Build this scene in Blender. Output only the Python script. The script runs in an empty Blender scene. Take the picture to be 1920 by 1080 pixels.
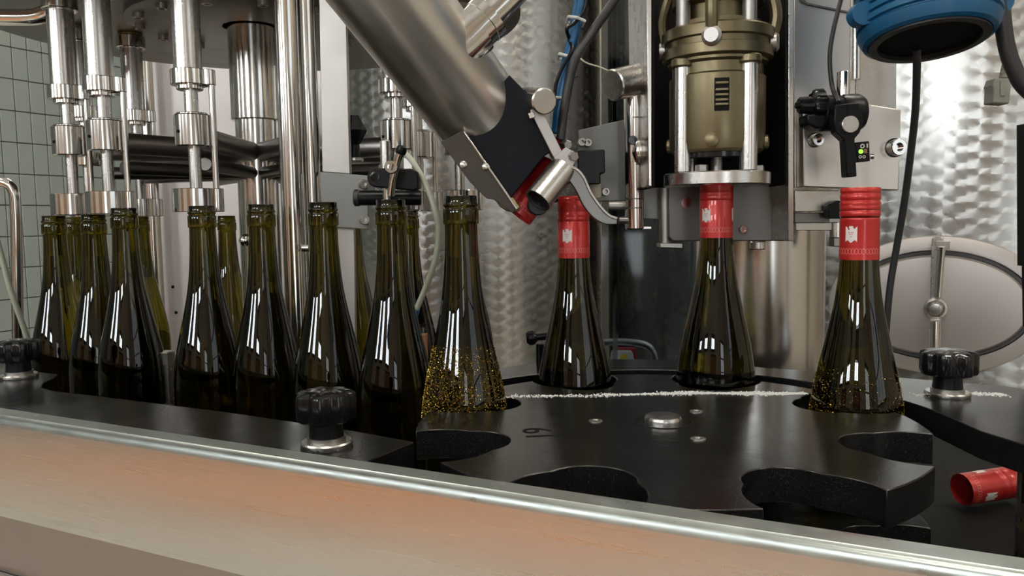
import bpy, bmesh, math, random
from mathutils import Vector, Matrix, Quaternion
random.seed(7)
PI = math.pi
SC = bpy.context.scene
COL = SC.collection

# ------------------------------------------------------------------ camera
F = 1500.0; PITCH = math.atan(125 / 1500.0); ROLL = 0.015; ZC = 1.15
cam = bpy.data.cameras.new('camera'); cam.sensor_width = 36.0; cam.lens = F / 1920 * 36
cam.clip_start = 0.02; cam.clip_end = 60
camo = bpy.data.objects.new('camera', cam); COL.objects.link(camo)
camo.matrix_world = Matrix.Translation((0, 0, ZC)) @ Matrix.Rotation(PI / 2 - PITCH, 4, 'X') @ Matrix.Rotation(-ROLL, 4, 'Z')
SC.camera = camo

# ------------------------------------------------------------------ world, exposure
w = bpy.data.worlds.new('sky'); SC.world = w; w.use_nodes = True
w.node_tree.nodes['Background'].inputs[0].default_value = (0.75, 0.85, 1.0, 1)
w.node_tree.nodes['Background'].inputs[1].default_value = 1.0
SC.view_settings.view_transform = 'Standard'; SC.view_settings.look = 'None'
SC.view_settings.gamma = 1.0; SC.view_settings.use_curve_mapping = False
SC.view_settings.exposure = -0.12
SC.cycles.use_denoising = True
SC.cycles.max_bounces = 14; SC.cycles.transmission_bounces = 12; SC.cycles.glossy_bounces = 6
SC.cycles.diffuse_bounces = 3; SC.cycles.transparent_max_bounces = 8
SC.cycles.sample_clamp_indirect = 6.0
SC.cycles.caustics_refractive = True; SC.cycles.blur_glossy = 0.5
WIN = 34.0        # brightness of the sky behind the window panes
FILL_STRENGTH = 130.0      # added fill tubes under the ceiling

# ------------------------------------------------------------------ coordinates (mm, camera at origin)
def W(x, y, z): return Vector((x / 1000, y / 1000, ZC + z / 1000))
def ray(px, py):
    u = (px - 960) / F; v = (540 - py) / F
    c, s = math.cos(ROLL), math.sin(ROLL)
    u, v = c * u + s * v, -s * u + c * v
    return Vector((u, math.cos(PITCH) + v * math.sin(PITCH), v * math.cos(PITCH) - math.sin(PITCH)))
def P(px, py, Y):
    d = ray(px, py); d *= Y / d.y
    return W(d.x, d.y, d.z)
def PZ(px, py, z):
    d = ray(px, py); d *= z / d.z
    return W(d.x, d.y, d.z)
def K(Y): return Y / F / 1000.0          # metres per pixel at depth Y (mm)
UX = Vector((0.8957, -0.4447, 0)); WX = Vector((0.4447, 0.8957, 0)); ZX = Vector((0, 0, 1))
def R3(u, w_, z): return UX * u + WX * w_ + ZX * z
XA, YA = Vector((1, 0, 0)), Vector((0, 1, 0))

# ------------------------------------------------------------------ materials
MATS = {}
def nodes(name):
    m = bpy.data.materials.new(name); m.use_nodes = True; MATS[name] = m
    nt = m.node_tree; b = nt.nodes['Principled BSDF']
    return m, nt, b
def simple(name, col, rough=0.5, metal=0.0, bump=0.0, bscale=200.0, var=0.0, vscale=30.0, coat=0.0, stretch=None, spec=None):
    m, nt, b = nodes(name)
    b.inputs['Base Color'].default_value = (*col, 1); b.inputs['Roughness'].default_value = rough
    b.inputs['Metallic'].default_value = metal
    if coat: b.inputs['Coat Weight'].default_value = coat
    if spec is not None: b.inputs['Specular IOR Level'].default_value = spec
    if var or bump:
        tc = nt.nodes.new('ShaderNodeTexCoord'); mp = nt.nodes.new('ShaderNodeMapping')
        nt.links.new(tc.outputs['Object'], mp.inputs[0])
        if stretch: mp.inputs['Scale'].default_value = stretch
    if var:
        n = nt.nodes.new('ShaderNodeTexNoise'); n.inputs['Scale'].default_value = vscale; n.inputs['Detail'].default_value = 4
        nt.links.new(mp.outputs[0], n.inputs['Vector'])
        mr = nt.nodes.new('ShaderNodeMapRange')
        mr.inputs[1].default_value = 0.3; mr.inputs[2].default_value = 0.7
        mr.inputs[3].default_value = max(0.02, rough - var); mr.inputs[4].default_value = rough + var
        nt.links.new(n.outputs['Fac'], mr.inputs[0]); nt.links.new(mr.outputs[0], b.inputs['Roughness'])
    if bump:
        n2 = nt.nodes.new('ShaderNodeTexNoise'); n2.inputs['Scale'].default_value = bscale; n2.inputs['Detail'].default_value = 2
        nt.links.new(mp.outputs[0], n2.inputs['Vector'])
        bp = nt.nodes.new('ShaderNodeBump'); bp.inputs['Strength'].default_value = bump; bp.inputs['Distance'].default_value = 0.001
        nt.links.new(n2.outputs['Fac'], bp.inputs['Height']); nt.links.new(bp.outputs[0], b.inputs['Normal'])
    return m
simple('steel', (0.60, 0.58, 0.555), 0.27, 1.0, var=0.03, vscale=40)
simple('polished', (0.68, 0.665, 0.64), 0.13, 1.0)
simple('steel_dull', (0.40, 0.38, 0.36), 0.40, 1.0, var=0.03, vscale=25)
simple('steel_dark', (0.20, 0.195, 0.185), 0.36, 1.0, var=0.03, vscale=25)
simple('grey_plate', (0.20, 0.20, 0.19), 0.5, 0.6, var=0.08, vscale=20)
simple('sheet', (0.44, 0.41, 0.395), 0.45, 0.75, var=0.06, vscale=6)
simple('black_plastic', (0.006, 0.006, 0.007), 0.32, spec=0.2)
simple('black_shiny', (0.006, 0.006, 0.007), 0.15, spec=0.4)
simple('black_matt', (0.005, 0.005, 0.005), 0.7, spec=0.15)
simple('chute_black', (0.008, 0.009, 0.013), 0.42, spec=0.10)
simple('rubber', (0.018, 0.018, 0.02), 0.45)
simple('red_cap', (0.50, 0.022, 0.020), 0.34, 0.25, coat=0.35)
simple('red_tape', (0.55, 0.03, 0.03), 0.5)
simple('print_white', (0.72, 0.66, 0.62), 0.5)
simple('print_pink', (0.72, 0.22, 0.19), 0.45)
simple('bracket_grey', (0.17, 0.16, 0.15), 0.45, 0.7)
simple('bronze', (0.175, 0.145, 0.085), 0.38, 0.85, var=0.1, vscale=50)
simple('brass', (0.30, 0.25, 0.12), 0.35, 0.9)
simple('blue_plastic', (0.006, 0.088, 0.20), 0.36, bump=0.15, bscale=120)
simple('blue_hose', (0.010, 0.10, 0.24), 0.38)
simple('tie_white', (0.55, 0.57, 0.56), 0.5)
simple('hose_clear', (0.42, 0.43, 0.34), 0.35)
simple('grey_plug', (0.27, 0.27, 0.23), 0.55)
simple('ivory', (0.42, 0.40, 0.30), 0.5)
simple('bubble_gold', (0.42, 0.29, 0.06), 0.22, 1.0)
simple('dust', (0.80, 0.79, 0.77), 0.9)  # white of the specks that stand for the streak of light
simple('floor_tile', (0.58, 0.56, 0.50), 0.5, var=0.1, vscale=4)
simple('plaster', (0.60, 0.53, 0.45), 0.85)
simple('ceiling_white', (0.66, 0.66, 0.63), 0.9)
simple('grout', (0.12, 0.135, 0.13), 0.9)
simple('tile_glaze', (0.35, 0.40, 0.375), 0.16, bump=0.05, bscale=9)
simple('frame_dark', (0.05, 0.055, 0.05), 0.5)
simple('wood', (0.30, 0.135, 0.06), 0.5)
simple('pallet_wood', (0.80, 0.33, 0.13), 0.55)
simple('tube_steel', (0.80, 0.77, 0.74), 0.30, 1.0)
simple('column_steel', (0.62, 0.60, 0.58), 0.20, 1.0)
simple('guard_brown', (0.055, 0.045, 0.038), 0.5, 0.3, spec=0.3)
simple('crate_grey', (0.33, 0.33, 0.30), 0.6)
simple('zinc_lip', (0.46, 0.50, 0.48), 0.34, 0.9, var=0.08, vscale=60)
simple('yellow', (0.75, 0.48, 0.03), 0.5)
simple('label_red', (0.6, 0.05, 0.06), 0.5)
simple('label_white', (0.62, 0.60, 0.56), 0.6)
simple('gasket', (0.035, 0.035, 0.04), 0.5)

def emission(name, col, s):
    m, nt, b = nodes(name)
    b.inputs['Base Color'].default_value = (0, 0, 0, 1)
    b.inputs['Emission Color'].default_value = (*col, 1); b.inputs['Emission Strength'].default_value = s
    return m
emission('window_light', (0.90, 0.97, 1.0), WIN)
emission('side_light', (0.92, 0.97, 1.0), 1.6)
emission('door_light', (0.92, 0.97, 1.0), 4.5)
emission('tube_light', (1.0, 0.93, 0.82), FILL_STRENGTH)
emission('led_green', (0.25, 1.0, 0.05), 2.5)

def glass(name, col, rough=0.0, ior=1.46):
    m, nt, b = nodes(name)
    b.inputs['Base Color'].default_value = (*col, 1); b.inputs['Roughness'].default_value = rough
    b.inputs['Transmission Weight'].default_value = 1.0; b.inputs['IOR'].default_value = ior
    return m
glass('bottle_glass', (0.115, 0.092, 0.005))
glass('bottle_inner', (0.97, 0.97, 0.9))
glass('clear_glass', (0.9, 0.97, 0.94))

# smoked clear guard sheet: mostly see-through, a little mirror, pale hairline scratches
m, nt, b = nodes('smoked_sheet')
tr = nt.nodes.new('ShaderNodeBsdfTransparent'); tr.inputs[0].default_value = (0.50, 0.54, 0.57, 1)
gl = nt.nodes.new('ShaderNodeBsdfGlossy'); gl.inputs['Roughness'].default_value = 0.08; gl.inputs['Color'].default_value = (0.8, 0.8, 0.8, 1)
fr = nt.nodes.new('ShaderNodeFresnel'); fr.inputs[0].default_value = 1.45
mxs = nt.nodes.new('ShaderNodeMixShader'); nt.links.new(fr.outputs[0], mxs.inputs[0]); nt.links.new(tr.outputs[0], mxs.inputs[1]); nt.links.new(gl.outputs[0], mxs.inputs[2])
df = nt.nodes.new('ShaderNodeBsdfDiffuse'); df.inputs[0].default_value = (0.5, 0.52, 0.53, 1)
tc = nt.nodes.new('ShaderNodeTexCoord'); mp = nt.nodes.new('ShaderNodeMapping'); mp.inputs['Scale'].default_value = (60, 60, 7)
nt.links.new(tc.outputs['Object'], mp.inputs[0])
ns = nt.nodes.new('ShaderNodeTexNoise'); ns.inputs['Scale'].default_value = 1.0; ns.inputs['Detail'].default_value = 5; nt.links.new(mp.outputs[0], ns.inputs['Vector'])
mr = nt.nodes.new('ShaderNodeMapRange'); mr.inputs[1].default_value = 0.55; mr.inputs[2].default_value = 0.85; mr.inputs[3].default_value = 0.0; mr.inputs[4].default_value = 0.22
nt.links.new(ns.outputs['Fac'], mr.inputs[0])
mx2 = nt.nodes.new('ShaderNodeMixShader'); nt.links.new(mr.outputs[0], mx2.inputs[0]); nt.links.new(mxs.outputs[0], mx2.inputs[1]); nt.links.new(df.outputs[0], mx2.inputs[2])
nt.links.new(mx2.outputs[0], nt.nodes['Material Output'].inputs[0])

# black machined plastic with fine scratches and swirl marks
m, nt, b = nodes('black_pom')
b.inputs['Base Color'].default_value = (0.017, 0.017, 0.018, 1)
tc = nt.nodes.new('ShaderNodeTexCoord')
n1 = nt.nodes.new('ShaderNodeTexNoise'); n1.inputs['Scale'].default_value = 14; n1.inputs['Detail'].default_value = 6
n2 = nt.nodes.new('ShaderNodeTexNoise'); n2.inputs['Scale'].default_value = 900; n2.inputs['Detail'].default_value = 3
n3 = nt.nodes.new('ShaderNodeTexVoronoi'); n3.feature = 'DISTANCE_TO_EDGE'; n3.inputs['Scale'].default_value = 55
nz = nt.nodes.new('ShaderNodeTexNoise'); nz.inputs['Scale'].default_value = 20
for n in (n1, n2, nz): nt.links.new(tc.outputs['Object'], n.inputs['Vector'])
mx = nt.nodes.new('ShaderNodeMix'); mx.data_type = 'VECTOR'; mx.inputs[0].default_value = 0.08
nt.links.new(tc.outputs['Object'], mx.inputs[4]); nt.links.new(nz.outputs['Color'], mx.inputs[5]); nt.links.new(mx.outputs[1], n3.inputs['Vector'])
mr = nt.nodes.new('ShaderNodeMapRange'); mr.inputs[1].default_value = 0.3; mr.inputs[2].default_value = 0.75; mr.inputs[3].default_value = 0.13; mr.inputs[4].default_value = 0.30
nt.links.new(n1.outputs['Fac'], mr.inputs[0]); nt.links.new(mr.outputs[0], b.inputs['Roughness'])
rp = nt.nodes.new('ShaderNodeValToRGB'); rp.color_ramp.elements[0].position = 0.57; rp.color_ramp.elements[0].color = (0.006, 0.006, 0.0065, 1)
rp.color_ramp.elements[1].position = 0.72; rp.color_ramp.elements[1].color = (0.022, 0.022, 0.021, 1)
nt.links.new(n2.outputs['Fac'], rp.inputs[0]); nt.links.new(rp.outputs[0], b.inputs['Base Color'])
sm = nt.nodes.new('ShaderNodeMapRange'); sm.inputs[1].default_value = 0.0; sm.inputs[2].default_value = 0.012
nt.links.new(n3.outputs['Distance'], sm.inputs[0])
ad = nt.nodes.new('ShaderNodeMath'); ad.operation = 'ADD'; nt.links.new(sm.outputs[0], ad.inputs[0]); nt.links.new(n2.outputs['Fac'], ad.inputs[1])
bp = nt.nodes.new('ShaderNodeBump'); bp.inputs['Strength'].default_value = 0.10; bp.inputs['Distance'].default_value = 0.0005
nt.links.new(ad.outputs[0], bp.inputs['Height']); nt.links.new(bp.outputs[0], b.inputs['Normal'])

# brushed apron steel: grain runs along the panel, with scattered bright scratches
m, nt, b = nodes('apron_steel')
b.inputs['Metallic'].default_value = 1.0; b.inputs['Base Color'].default_value = (0.66, 0.635, 0.60, 1)
b.inputs['Roughness'].default_value = 0.30; b.inputs['Anisotropic'].default_value = 0.55
tg = nt.nodes.new('ShaderNodeCombineXYZ'); tg.inputs[0].default_value = UX.x; tg.inputs[1].default_value = UX.y
nt.links.new(tg.outputs[0], b.inputs['Tangent'])
tc = nt.nodes.new('ShaderNodeTexCoord')
mp = nt.nodes.new('ShaderNodeMapping'); mp.inputs['Rotation'].default_value = (0, 0, math.atan2(0.4447, 0.8957)); mp.inputs['Scale'].default_value = (9, 9, 900)
nt.links.new(tc.outputs['Object'], mp.inputs[0])
g = nt.nodes.new('ShaderNodeTexNoise'); g.inputs['Scale'].default_value = 1.6; g.inputs['Detail'].default_value = 4
nt.links.new(mp.outputs[0], g.inputs['Vector'])
bp = nt.nodes.new('ShaderNodeBump'); bp.inputs['Strength'].default_value = 0.06; bp.inputs['Distance'].default_value = 0.0005
nt.links.new(g.outputs['Fac'], bp.inputs['Height'])
nt.links.new(bp.outputs[0], b.inputs['Normal'])
mr = nt.nodes.new('ShaderNodeMapRange'); mr.inputs[1].default_value = 0.3; mr.inputs[2].default_value = 0.7; mr.inputs[3].default_value = 0.26; mr.inputs[4].default_value = 0.38
nt.links.new(g.outputs['Fac'], mr.inputs[0]); nt.links.new(mr.outputs[0], b.inputs['Roughness'])

# circular ground ("marbled") tank steel: every spot is brushed round its own centre
m, nt, b = nodes('tank_steel')
b.inputs['Metallic'].default_value = 1.0; b.inputs['Base Color'].default_value = (0.42, 0.415, 0.40, 1)
b.inputs['Roughness'].default_value = 0.27; b.inputs['Anisotropic'].default_value = 0.75
uv = nt.nodes.new('ShaderNodeUVMap')
def mth(op, a=None, c=None, va=None, vc=None):
    n = nt.nodes.new('ShaderNodeMath'); n.operation = op
    if a is not None: nt.links.new(a, n.inputs[0])
    if c is not None: nt.links.new(c, n.inputs[1])
    if va is not None: n.inputs[0].default_value = va
    if vc is not None: n.inputs[1].default_value = vc
    return n.outputs[0]
sx = nt.nodes.new('ShaderNodeSeparateXYZ'); nt.links.new(uv.outputs[0], sx.inputs[0])
SP = 0.052
uu = mth('DIVIDE', sx.outputs[0], vc=SP); vv = mth('DIVIDE', sx.outputs[1], vc=SP * 0.8)
colm = mth('FLOOR', uu)
vv = mth('ADD', vv, mth('MULTIPLY', colm, vc=0.37))
fu = mth('SUBTRACT', mth('FRACT', uu), vc=0.5); fv = mth('SUBTRACT', mth('FRACT', vv), vc=0.62)
ge = nt.nodes.new('ShaderNodeNewGeometry')
cr = nt.nodes.new('ShaderNodeVectorMath'); cr.operation = 'CROSS_PRODUCT'; cr.inputs[0].default_value = (0, 0, 1)
nt.links.new(ge.outputs['True Normal'], cr.inputs[1])
s1 = nt.nodes.new('ShaderNodeVectorMath'); s1.operation = 'SCALE'; nt.links.new(cr.outputs[0], s1.inputs[0])
nt.links.new(mth('MULTIPLY', fv, vc=-1.0), s1.inputs['Scale'])
cz = nt.nodes.new('ShaderNodeCombineXYZ'); nt.links.new(fu, cz.inputs[2])
av = nt.nodes.new('ShaderNodeVectorMath'); av.operation = 'ADD'; nt.links.new(s1.outputs[0], av.inputs[0]); nt.links.new(cz.outputs[0], av.inputs[1])
nv = nt.nodes.new('ShaderNodeVectorMath'); nv.operation = 'NORMALIZE'; nt.links.new(av.outputs[0], nv.inputs[0])
nt.links.new(nv.outputs[0], b.inputs['Tangent'])
ns = nt.nodes.new('ShaderNodeTexNoise'); ns.inputs['Scale'].default_value = 9; ns.inputs['Detail'].default_value = 3
nt.links.new(uv.outputs[0], ns.inputs['Vector'])
mr = nt.nodes.new('ShaderNodeMapRange'); mr.inputs[1].default_value = 0.3; mr.inputs[2].default_value = 0.7; mr.inputs[3].default_value = 0.26; mr.inputs[4].default_value = 0.30
nt.links.new(ns.outputs['Fac'], mr.inputs[0]); nt.links.new(mr.outputs[0], b.inputs['Roughness'])

# ------------------------------------------------------------------ object helpers
ROOT = {}
def tag(o, label=None, cat=None, group=None, kind=None):
    if label: o['label'] = label
    if cat: o['category'] = cat
    if group: o['group'] = group
    if kind: o['kind'] = kind
    return o
def E(name, label, cat, loc, group=None):
    o = bpy.data.objects.new(name, None); COL.objects.link(o); o.location = loc
    o.empty_display_size = 0.02; ROOT[o.name] = Vector(loc)
    return tag(o, label, cat, group)
def root_loc(o): return ROOT[o.name]
def mesh_obj(name, verts, faces, mat, parent=None, base=None, bevel=0.0, seg=2, smooth=35, label=None, cat=None, group=None, kind=None, mats=None, fmat=None, uvs=None):
    loc = root_loc(parent) if parent else (Vector(base) if base is not None else sum(verts, Vector()) / len(verts))
    me = bpy.data.meshes.new(name)
    me.from_pydata([tuple(v - loc) for v in verts], [], faces)
    if uvs is not None:
        ul = me.uv_layers.new(name='UVMap')
        for i, l in enumerate(me.loops): ul.data[i].uv = uvs[i]
    bm = bmesh.new(); bm.from_mesh(me)
    bmesh.ops.recalc_face_normals(bm, faces=bm.faces)
    bm.to_mesh(me); bm.free()
    if mats:
        for k in mats: me.materials.append(MATS[k])
        for p_, k in zip(me.polygons, fmat): p_.material_index = k
    else: me.materials.append(MATS[mat])
    if smooth:
        for p_ in me.polygons: p_.use_smooth = True
        me.set_sharp_from_angle(angle=math.radians(smooth))
    o = bpy.data.objects.new(name, me); COL.objects.link(o)
    if parent: o.parent = parent
    else: o.location = loc
    ROOT[o.name] = loc
    if bevel:
        bv = o.modifiers.new('bevel', 'BEVEL'); bv.width = bevel; bv.segments = seg; bv.limit_method = 'ANGLE'; bv.angle_limit = math.radians(40)
        bv.harden_normals = False
    return tag(o, label, cat, group, kind)

def join(*vf):
    V, Fc = [], []
    for v, f in vf:
        n = len(V); V += v; Fc += [tuple(i + n for i in q) for q in f]
    return V, Fc
def frame_to(d):
    d = Vector(d).normalized(); return Vector((0, 0, 1)).rotation_difference(d)
def lathe_vf(o, d, prof, seg=32):
    """prof: (r, h) in metres along direction d from o; r=0 closes"""
    q = frame_to(d); V, Fc, rings = [], [], []
    for r, h in prof:
        if r <= 1e-9:
            V.append(Vector(o) + q @ Vector((0, 0, h))); rings.append([len(V) - 1])
        else:
            s = len(V)
            for k in range(seg):
                a = 2 * PI * k / seg
                V.append(Vector(o) + q @ Vector((r * math.cos(a), r * math.sin(a), h)))
            rings.append(list(range(s, s + seg)))
    for a, c in zip(rings, rings[1:]):
        if len(a) == 1 and len(c) == 1: continue
        for k in range(seg):
            k2 = (k + 1) % seg
            if len(a) == 1: Fc.append((a[0], c[k], c[k2]))
            elif len(c) == 1: Fc.append((a[k], a[k2], c[0]))
            else: Fc.append((a[k], a[k2], c[k2], c[k]))
    return V, Fc
def lathe(name, o, d, prof, mat, parent=None, seg=32, **kw):
    v, f = lathe_vf(o, d, prof, seg); return mesh_obj(name, v, f, mat, parent, **kw)
def cyl_vf(p0, p1, r, ch=None, seg=28, r2=None):
    p0, p1 = Vector(p0), Vector(p1); L = (p1 - p0).length; r2 = r if r2 is None else r2
    c = min(r * 0.12, L * 0.2, 0.0012) if ch is None else ch
    return lathe_vf(p0, p1 - p0, [(0, 0), (r - c, 0), (r, c), (r2, L - c), (r2 - c, L), (0, L)], seg)
def cyl(name, p0, p1, r, mat, parent=None, ch=None, seg=28, r2=None, **kw):
    v, f = cyl_vf(p0, p1, r, ch, seg, r2); return mesh_obj(name, v, f, mat, parent, **kw)
def pipe_vf(p0, p1, r, ri, seg=32):
    L = (Vector(p1) - Vector(p0)).length
    return lathe_vf(p0, Vector(p1) - Vector(p0), [(ri, 0), (r, 0), (r, L), (ri, L), (ri, 0)], seg)
def box_vf(c, ax, ay, az, sx_, sy_, sz_):
    c = Vector(c); V = []
    for i in (-1, 1):
        for j in (-1, 1):
            for k in (-1, 1): V.append(c + ax * (i * sx_ / 2) + ay * (j * sy_ / 2) + az * (k * sz_ / 2))
    return V, [(0, 1, 3, 2), (4, 6, 7, 5), (0, 4, 5, 1), (2, 3, 7, 6), (0, 2, 6, 4), (1, 5, 7, 3)]
def box(name, c, size, mat, parent=None, axes=(XA, YA, ZX), bevel=0.0008, **kw):
    v, f = box_vf(c, *axes, *size); return mesh_obj(name, v, f, mat, parent, bevel=bevel, **kw)
def prism_vf(pts, off):
    n = len(pts); V = [Vector(p_) for p_ in pts] + [Vector(p_) + off for p_ in pts]
    return V, [tuple(range(n)), tuple(range(2 * n - 1, n - 1, -1))] + [(i, (i + 1) % n, (i + 1) % n + n, i + n) for i in range(n)]
def prism(name, pts, off, mat, parent=None, bevel=0.0006, **kw):
    v, f = prism_vf(pts, off); return mesh_obj(name, v, f, mat, parent, bevel=bevel, **kw)
def ppx(name, pix, Y, thick, mat, parent=None, bevel=0.0006, **kw):
    """outline given in photo pixels, standing upright at depth Y (mm), 'thick' mm deep"""
    return prism(name, [P(x, y, Y) for x, y in pix], YA * (thick / 1000), mat, parent, bevel, **kw)
def spline(pts, n=10):
    pts = [Vector(p_) for p_ in pts]; out = []
    q = [pts[0] * 2 - pts[1]] + pts + [pts[-1] * 2 - pts[-2]]
    for i in range(1, len(q) - 2):
        a, b_, c, d = q[i - 1:i + 3]
        for k in range(n):
            t = k / n
            out.append(0.5 * ((2 * b_) + (c - a) * t + (2 * a - 5 * b_ + 4 * c - d) * t * t + (3 * b_ - a - 3 * c + d) * t ** 3))
    out.append(pts[-1]); return out
def tube_vf(pts, r, seg=12, smooth=True, n=10):
    pts = spline(pts, n) if smooth else [Vector(p_) for p_ in pts]
    V, Fc = [], []; prev = None
    for i, p_ in enumerate(pts):
        t = (pts[min(i + 1, len(pts) - 1)] - pts[max(i - 1, 0)]).normalized()
        if prev is None:
            nx = t.orthogonal().normalized()
        else:
            nx = (prev - t * prev.dot(t)).normalized()
        prev = nx; ny = t.cross(nx)
        rr = r(i / (len(pts) - 1)) if callable(r) else r
        for k in range(seg):
            a = 2 * PI * k / seg; V.append(p_ + nx * (rr * math.cos(a)) + ny * (rr * math.sin(a)))
    for i in range(len(pts) - 1):
        for k in range(seg):
            k2 = (k + 1) % seg; Fc.append((i * seg + k, i * seg + k2, (i + 1) * seg + k2, (i + 1) * seg + k))
    Fc.append(tuple(range(seg - 1, -1, -1))); n0 = (len(pts) - 1) * seg; Fc.append(tuple(range(n0, n0 + seg)))
    return V, Fc
def tube(name, pts, r, mat, parent=None, seg=12, smooth_path=True, **kw):
    v, f = tube_vf(pts, r, seg, smooth_path); return mesh_obj(name, v, f, mat, parent, **kw)
def bolt(parent, c, r, h, mat='steel', d=(0, -1, 0), name='bolt', **kw):
    """socket-head bolt, head sitting at c and standing out along d"""
    return lathe(name, c, d, [(r, -0.001), (r, h * 0.9), (r * 0.92, h), (r * 0.52, h), (r * 0.52, h * 0.45), (0, h * 0.45)], mat, parent, seg=18, **kw)
def washer(parent, c, r, h, mat='steel', d=(0, -1, 0), name='washer'):
    return lathe(name, c, d, [(0, 0), (r, 0), (r, h), (0, h)], mat, parent, seg=24)

# ================================================================== THE ROOM
CE = 4.3
def rbox(name, u0, u1, w0, w1, z0, z1, mat, parent=None, kind='structure', bevel=0.0, **kw):
    c = R3((u0 + u1) / 2, (w0 + w1) / 2, (z0 + z1) / 2)
    return box(name, c, (abs(u1 - u0), abs(w1 - w0), abs(z1 - z0)), mat, parent, axes=(UX, WX, ZX), bevel=bevel, smooth=0, kind=None if parent else kind, **kw)
UL, UR, WF, WB = -5.15, 4.2, -3.6, 6.2
rbox('floor', UL, UR, WF, WB, -0.1, 0.0, 'floor_tile')
rbox('ceiling', UL, UR, WF, WB, CE, CE + 0.1, 'ceiling_white')
rbox('wall_back', UL, UR, WB, WB + 0.12, 0, CE, 'plaster')
rbox('wall_right', UR, UR + 0.12, WF, WB, 0, CE, 'plaster')
rbox('wall_front', UL, UR, WF - 0.12, WF, 0, CE, 'plaster')
wl = rbox('wall_left', UL - 0.13, UL, WF, WB, 0, CE, 'grout')
# glazed upright tiles on the left wall (only the stretch the photograph shows)
tv, tf = box_vf(Vector(), WX, ZX, UX, 0.094, 0.194, 0.012)
tile0 = None
for i in range(27):
    for j in range(13):
        c = R3(UL + 0.004, 1.9 + i * 0.1, 0.40 + j * 0.2)
        if tile0 is None:
            tile0 = mesh_obj('tile', [v + c for v in tv], tf, 'tile_glaze', wl, bevel=0.0025, smooth=35)
            l0 = c
        else:
            o = tile0.copy(); COL.objects.link(o); o.parent = wl; o.location = (c - l0)
# windows: behind the camera and on the right wall
wn = 0
def window(u0, u1, w0, w1, z0, z1, nx, nz, pm='window_light'):
    global wn; wn += 1
    along = UX if u1 != u0 else WX
    c = R3((u0 + u1) / 2, (w0 + w1) / 2, (z0 + z1) / 2)
    nrm = WX if along is UX else -UX
    wd = abs(u1 - u0) + abs(w1 - w0); h = z1 - z0
    r = bpy.data.objects.new('window_%d' % wn, None); COL.objects.link(r); r.location = c; ROOT[r.name] = c; r['kind'] = 'structure'
    for s in (-1, 1):
        box('window_frame', c + along * (s * wd / 2) + nrm * 0.03, (0.07, 0.09, h + 0.07), 'frame_dark', r, axes=(along, nrm, ZX), bevel=0)
        box('window_frame', c + ZX * (s * h / 2) + nrm * 0.03, (wd, 0.09, 0.07), 'frame_dark', r, axes=(along, nrm, ZX), bevel=0)
    for i in range(nx):
        for j in range(nz):
            pc = c + along * ((i + .5) / nx - .5) * wd + ZX * ((j + .5) / nz - .5) * h + nrm * 0.012
            box('pane', pc, (wd / nx - 0.05, 0.008, h / nz - 0.05), pm, r, axes=(along, nrm, ZX), bevel=0)
    for i in range(1, nx): box('glazing_bar', c + along * (i / nx - .5) * wd + nrm * 0.02, (0.05, 0.05, h), 'frame_dark', r, axes=(along, nrm, ZX), bevel=0)
    for j in range(1, nz): box('glazing_bar', c + ZX * (j / nz - .5) * h + nrm * 0.02, (wd, 0.05, 0.05), 'frame_dark', r, axes=(along, nrm, ZX), bevel=0)
for u in (-3.9, -2.1, -0.3):
    for z in (1.95, 2.80): window(u, u + 0.8, WF, WF, z, z + 0.36, 2, 1)
window(UR, UR, -2.0, 0.2, 1.2, 3.4, 3, 3, 'side_light')
window(2.1, 3.1, WF, WF, 0.05, 2.35, 2, 4, 'door_light')
# tall wooden doors behind the camera
for k, (a, b_) in enumerate([(-2.9, -1.9), (-0.3, 0.8)]):
    d = bpy.data.objects.new('door_%d' % (k + 1), None); COL.objects.link(d); d.location = R3((a + b_) / 2, WF, 0); ROOT[d.name] = d.location.copy(); d['kind'] = 'structure'
    rbox('door_leaf', a, b_, WF, WF + 0.05, 0, 1.75, 'wood', d)
    rbox('door_frame', a - 0.06, a, WF, WF + 0.08, 0, 1.81, 'frame_dark', d); rbox('door_frame', b_, b_ + 0.06, WF, WF + 0.08, 0, 1.81, 'frame_dark', d)
    rbox('door_frame', a - 0.06, b_ + 0.06, WF, WF + 0.08, 1.75, 1.81, 'frame_dark', d)
# tube lamps added under the ceiling to brighten floor, apron and tiles
for k, (u, w_) in enumerate([(-2.6, -0.6), (0.4, -0.6), (-2.6, 2.6), (0.6, 2.6), (3.0, 1.0)]):
    t = E('ceiling_lamp', ['ceiling tube lamp above the far left of the bottling line', 'ceiling tube lamp above the operator side of the line', 'ceiling tube lamp over the tiled wall corner', 'ceiling tube lamp over the steel tanks', 'ceiling tube lamp near the right wall window'][k], 'lamp', R3(u, w_, CE - 0.2), 'tube lamps under the ceiling')
    rbox('housing', u - 0.7, u + 0.7, w_ - 0.09, w_ + 0.09, CE - 0.10, CE, 'label_white', t)
    cyl('lamp_tube', R3(u - 0.66, w_, CE - 0.13), R3(u + 0.66, w_, CE - 0.13), 0.03, 'tube_light', t)

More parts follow.
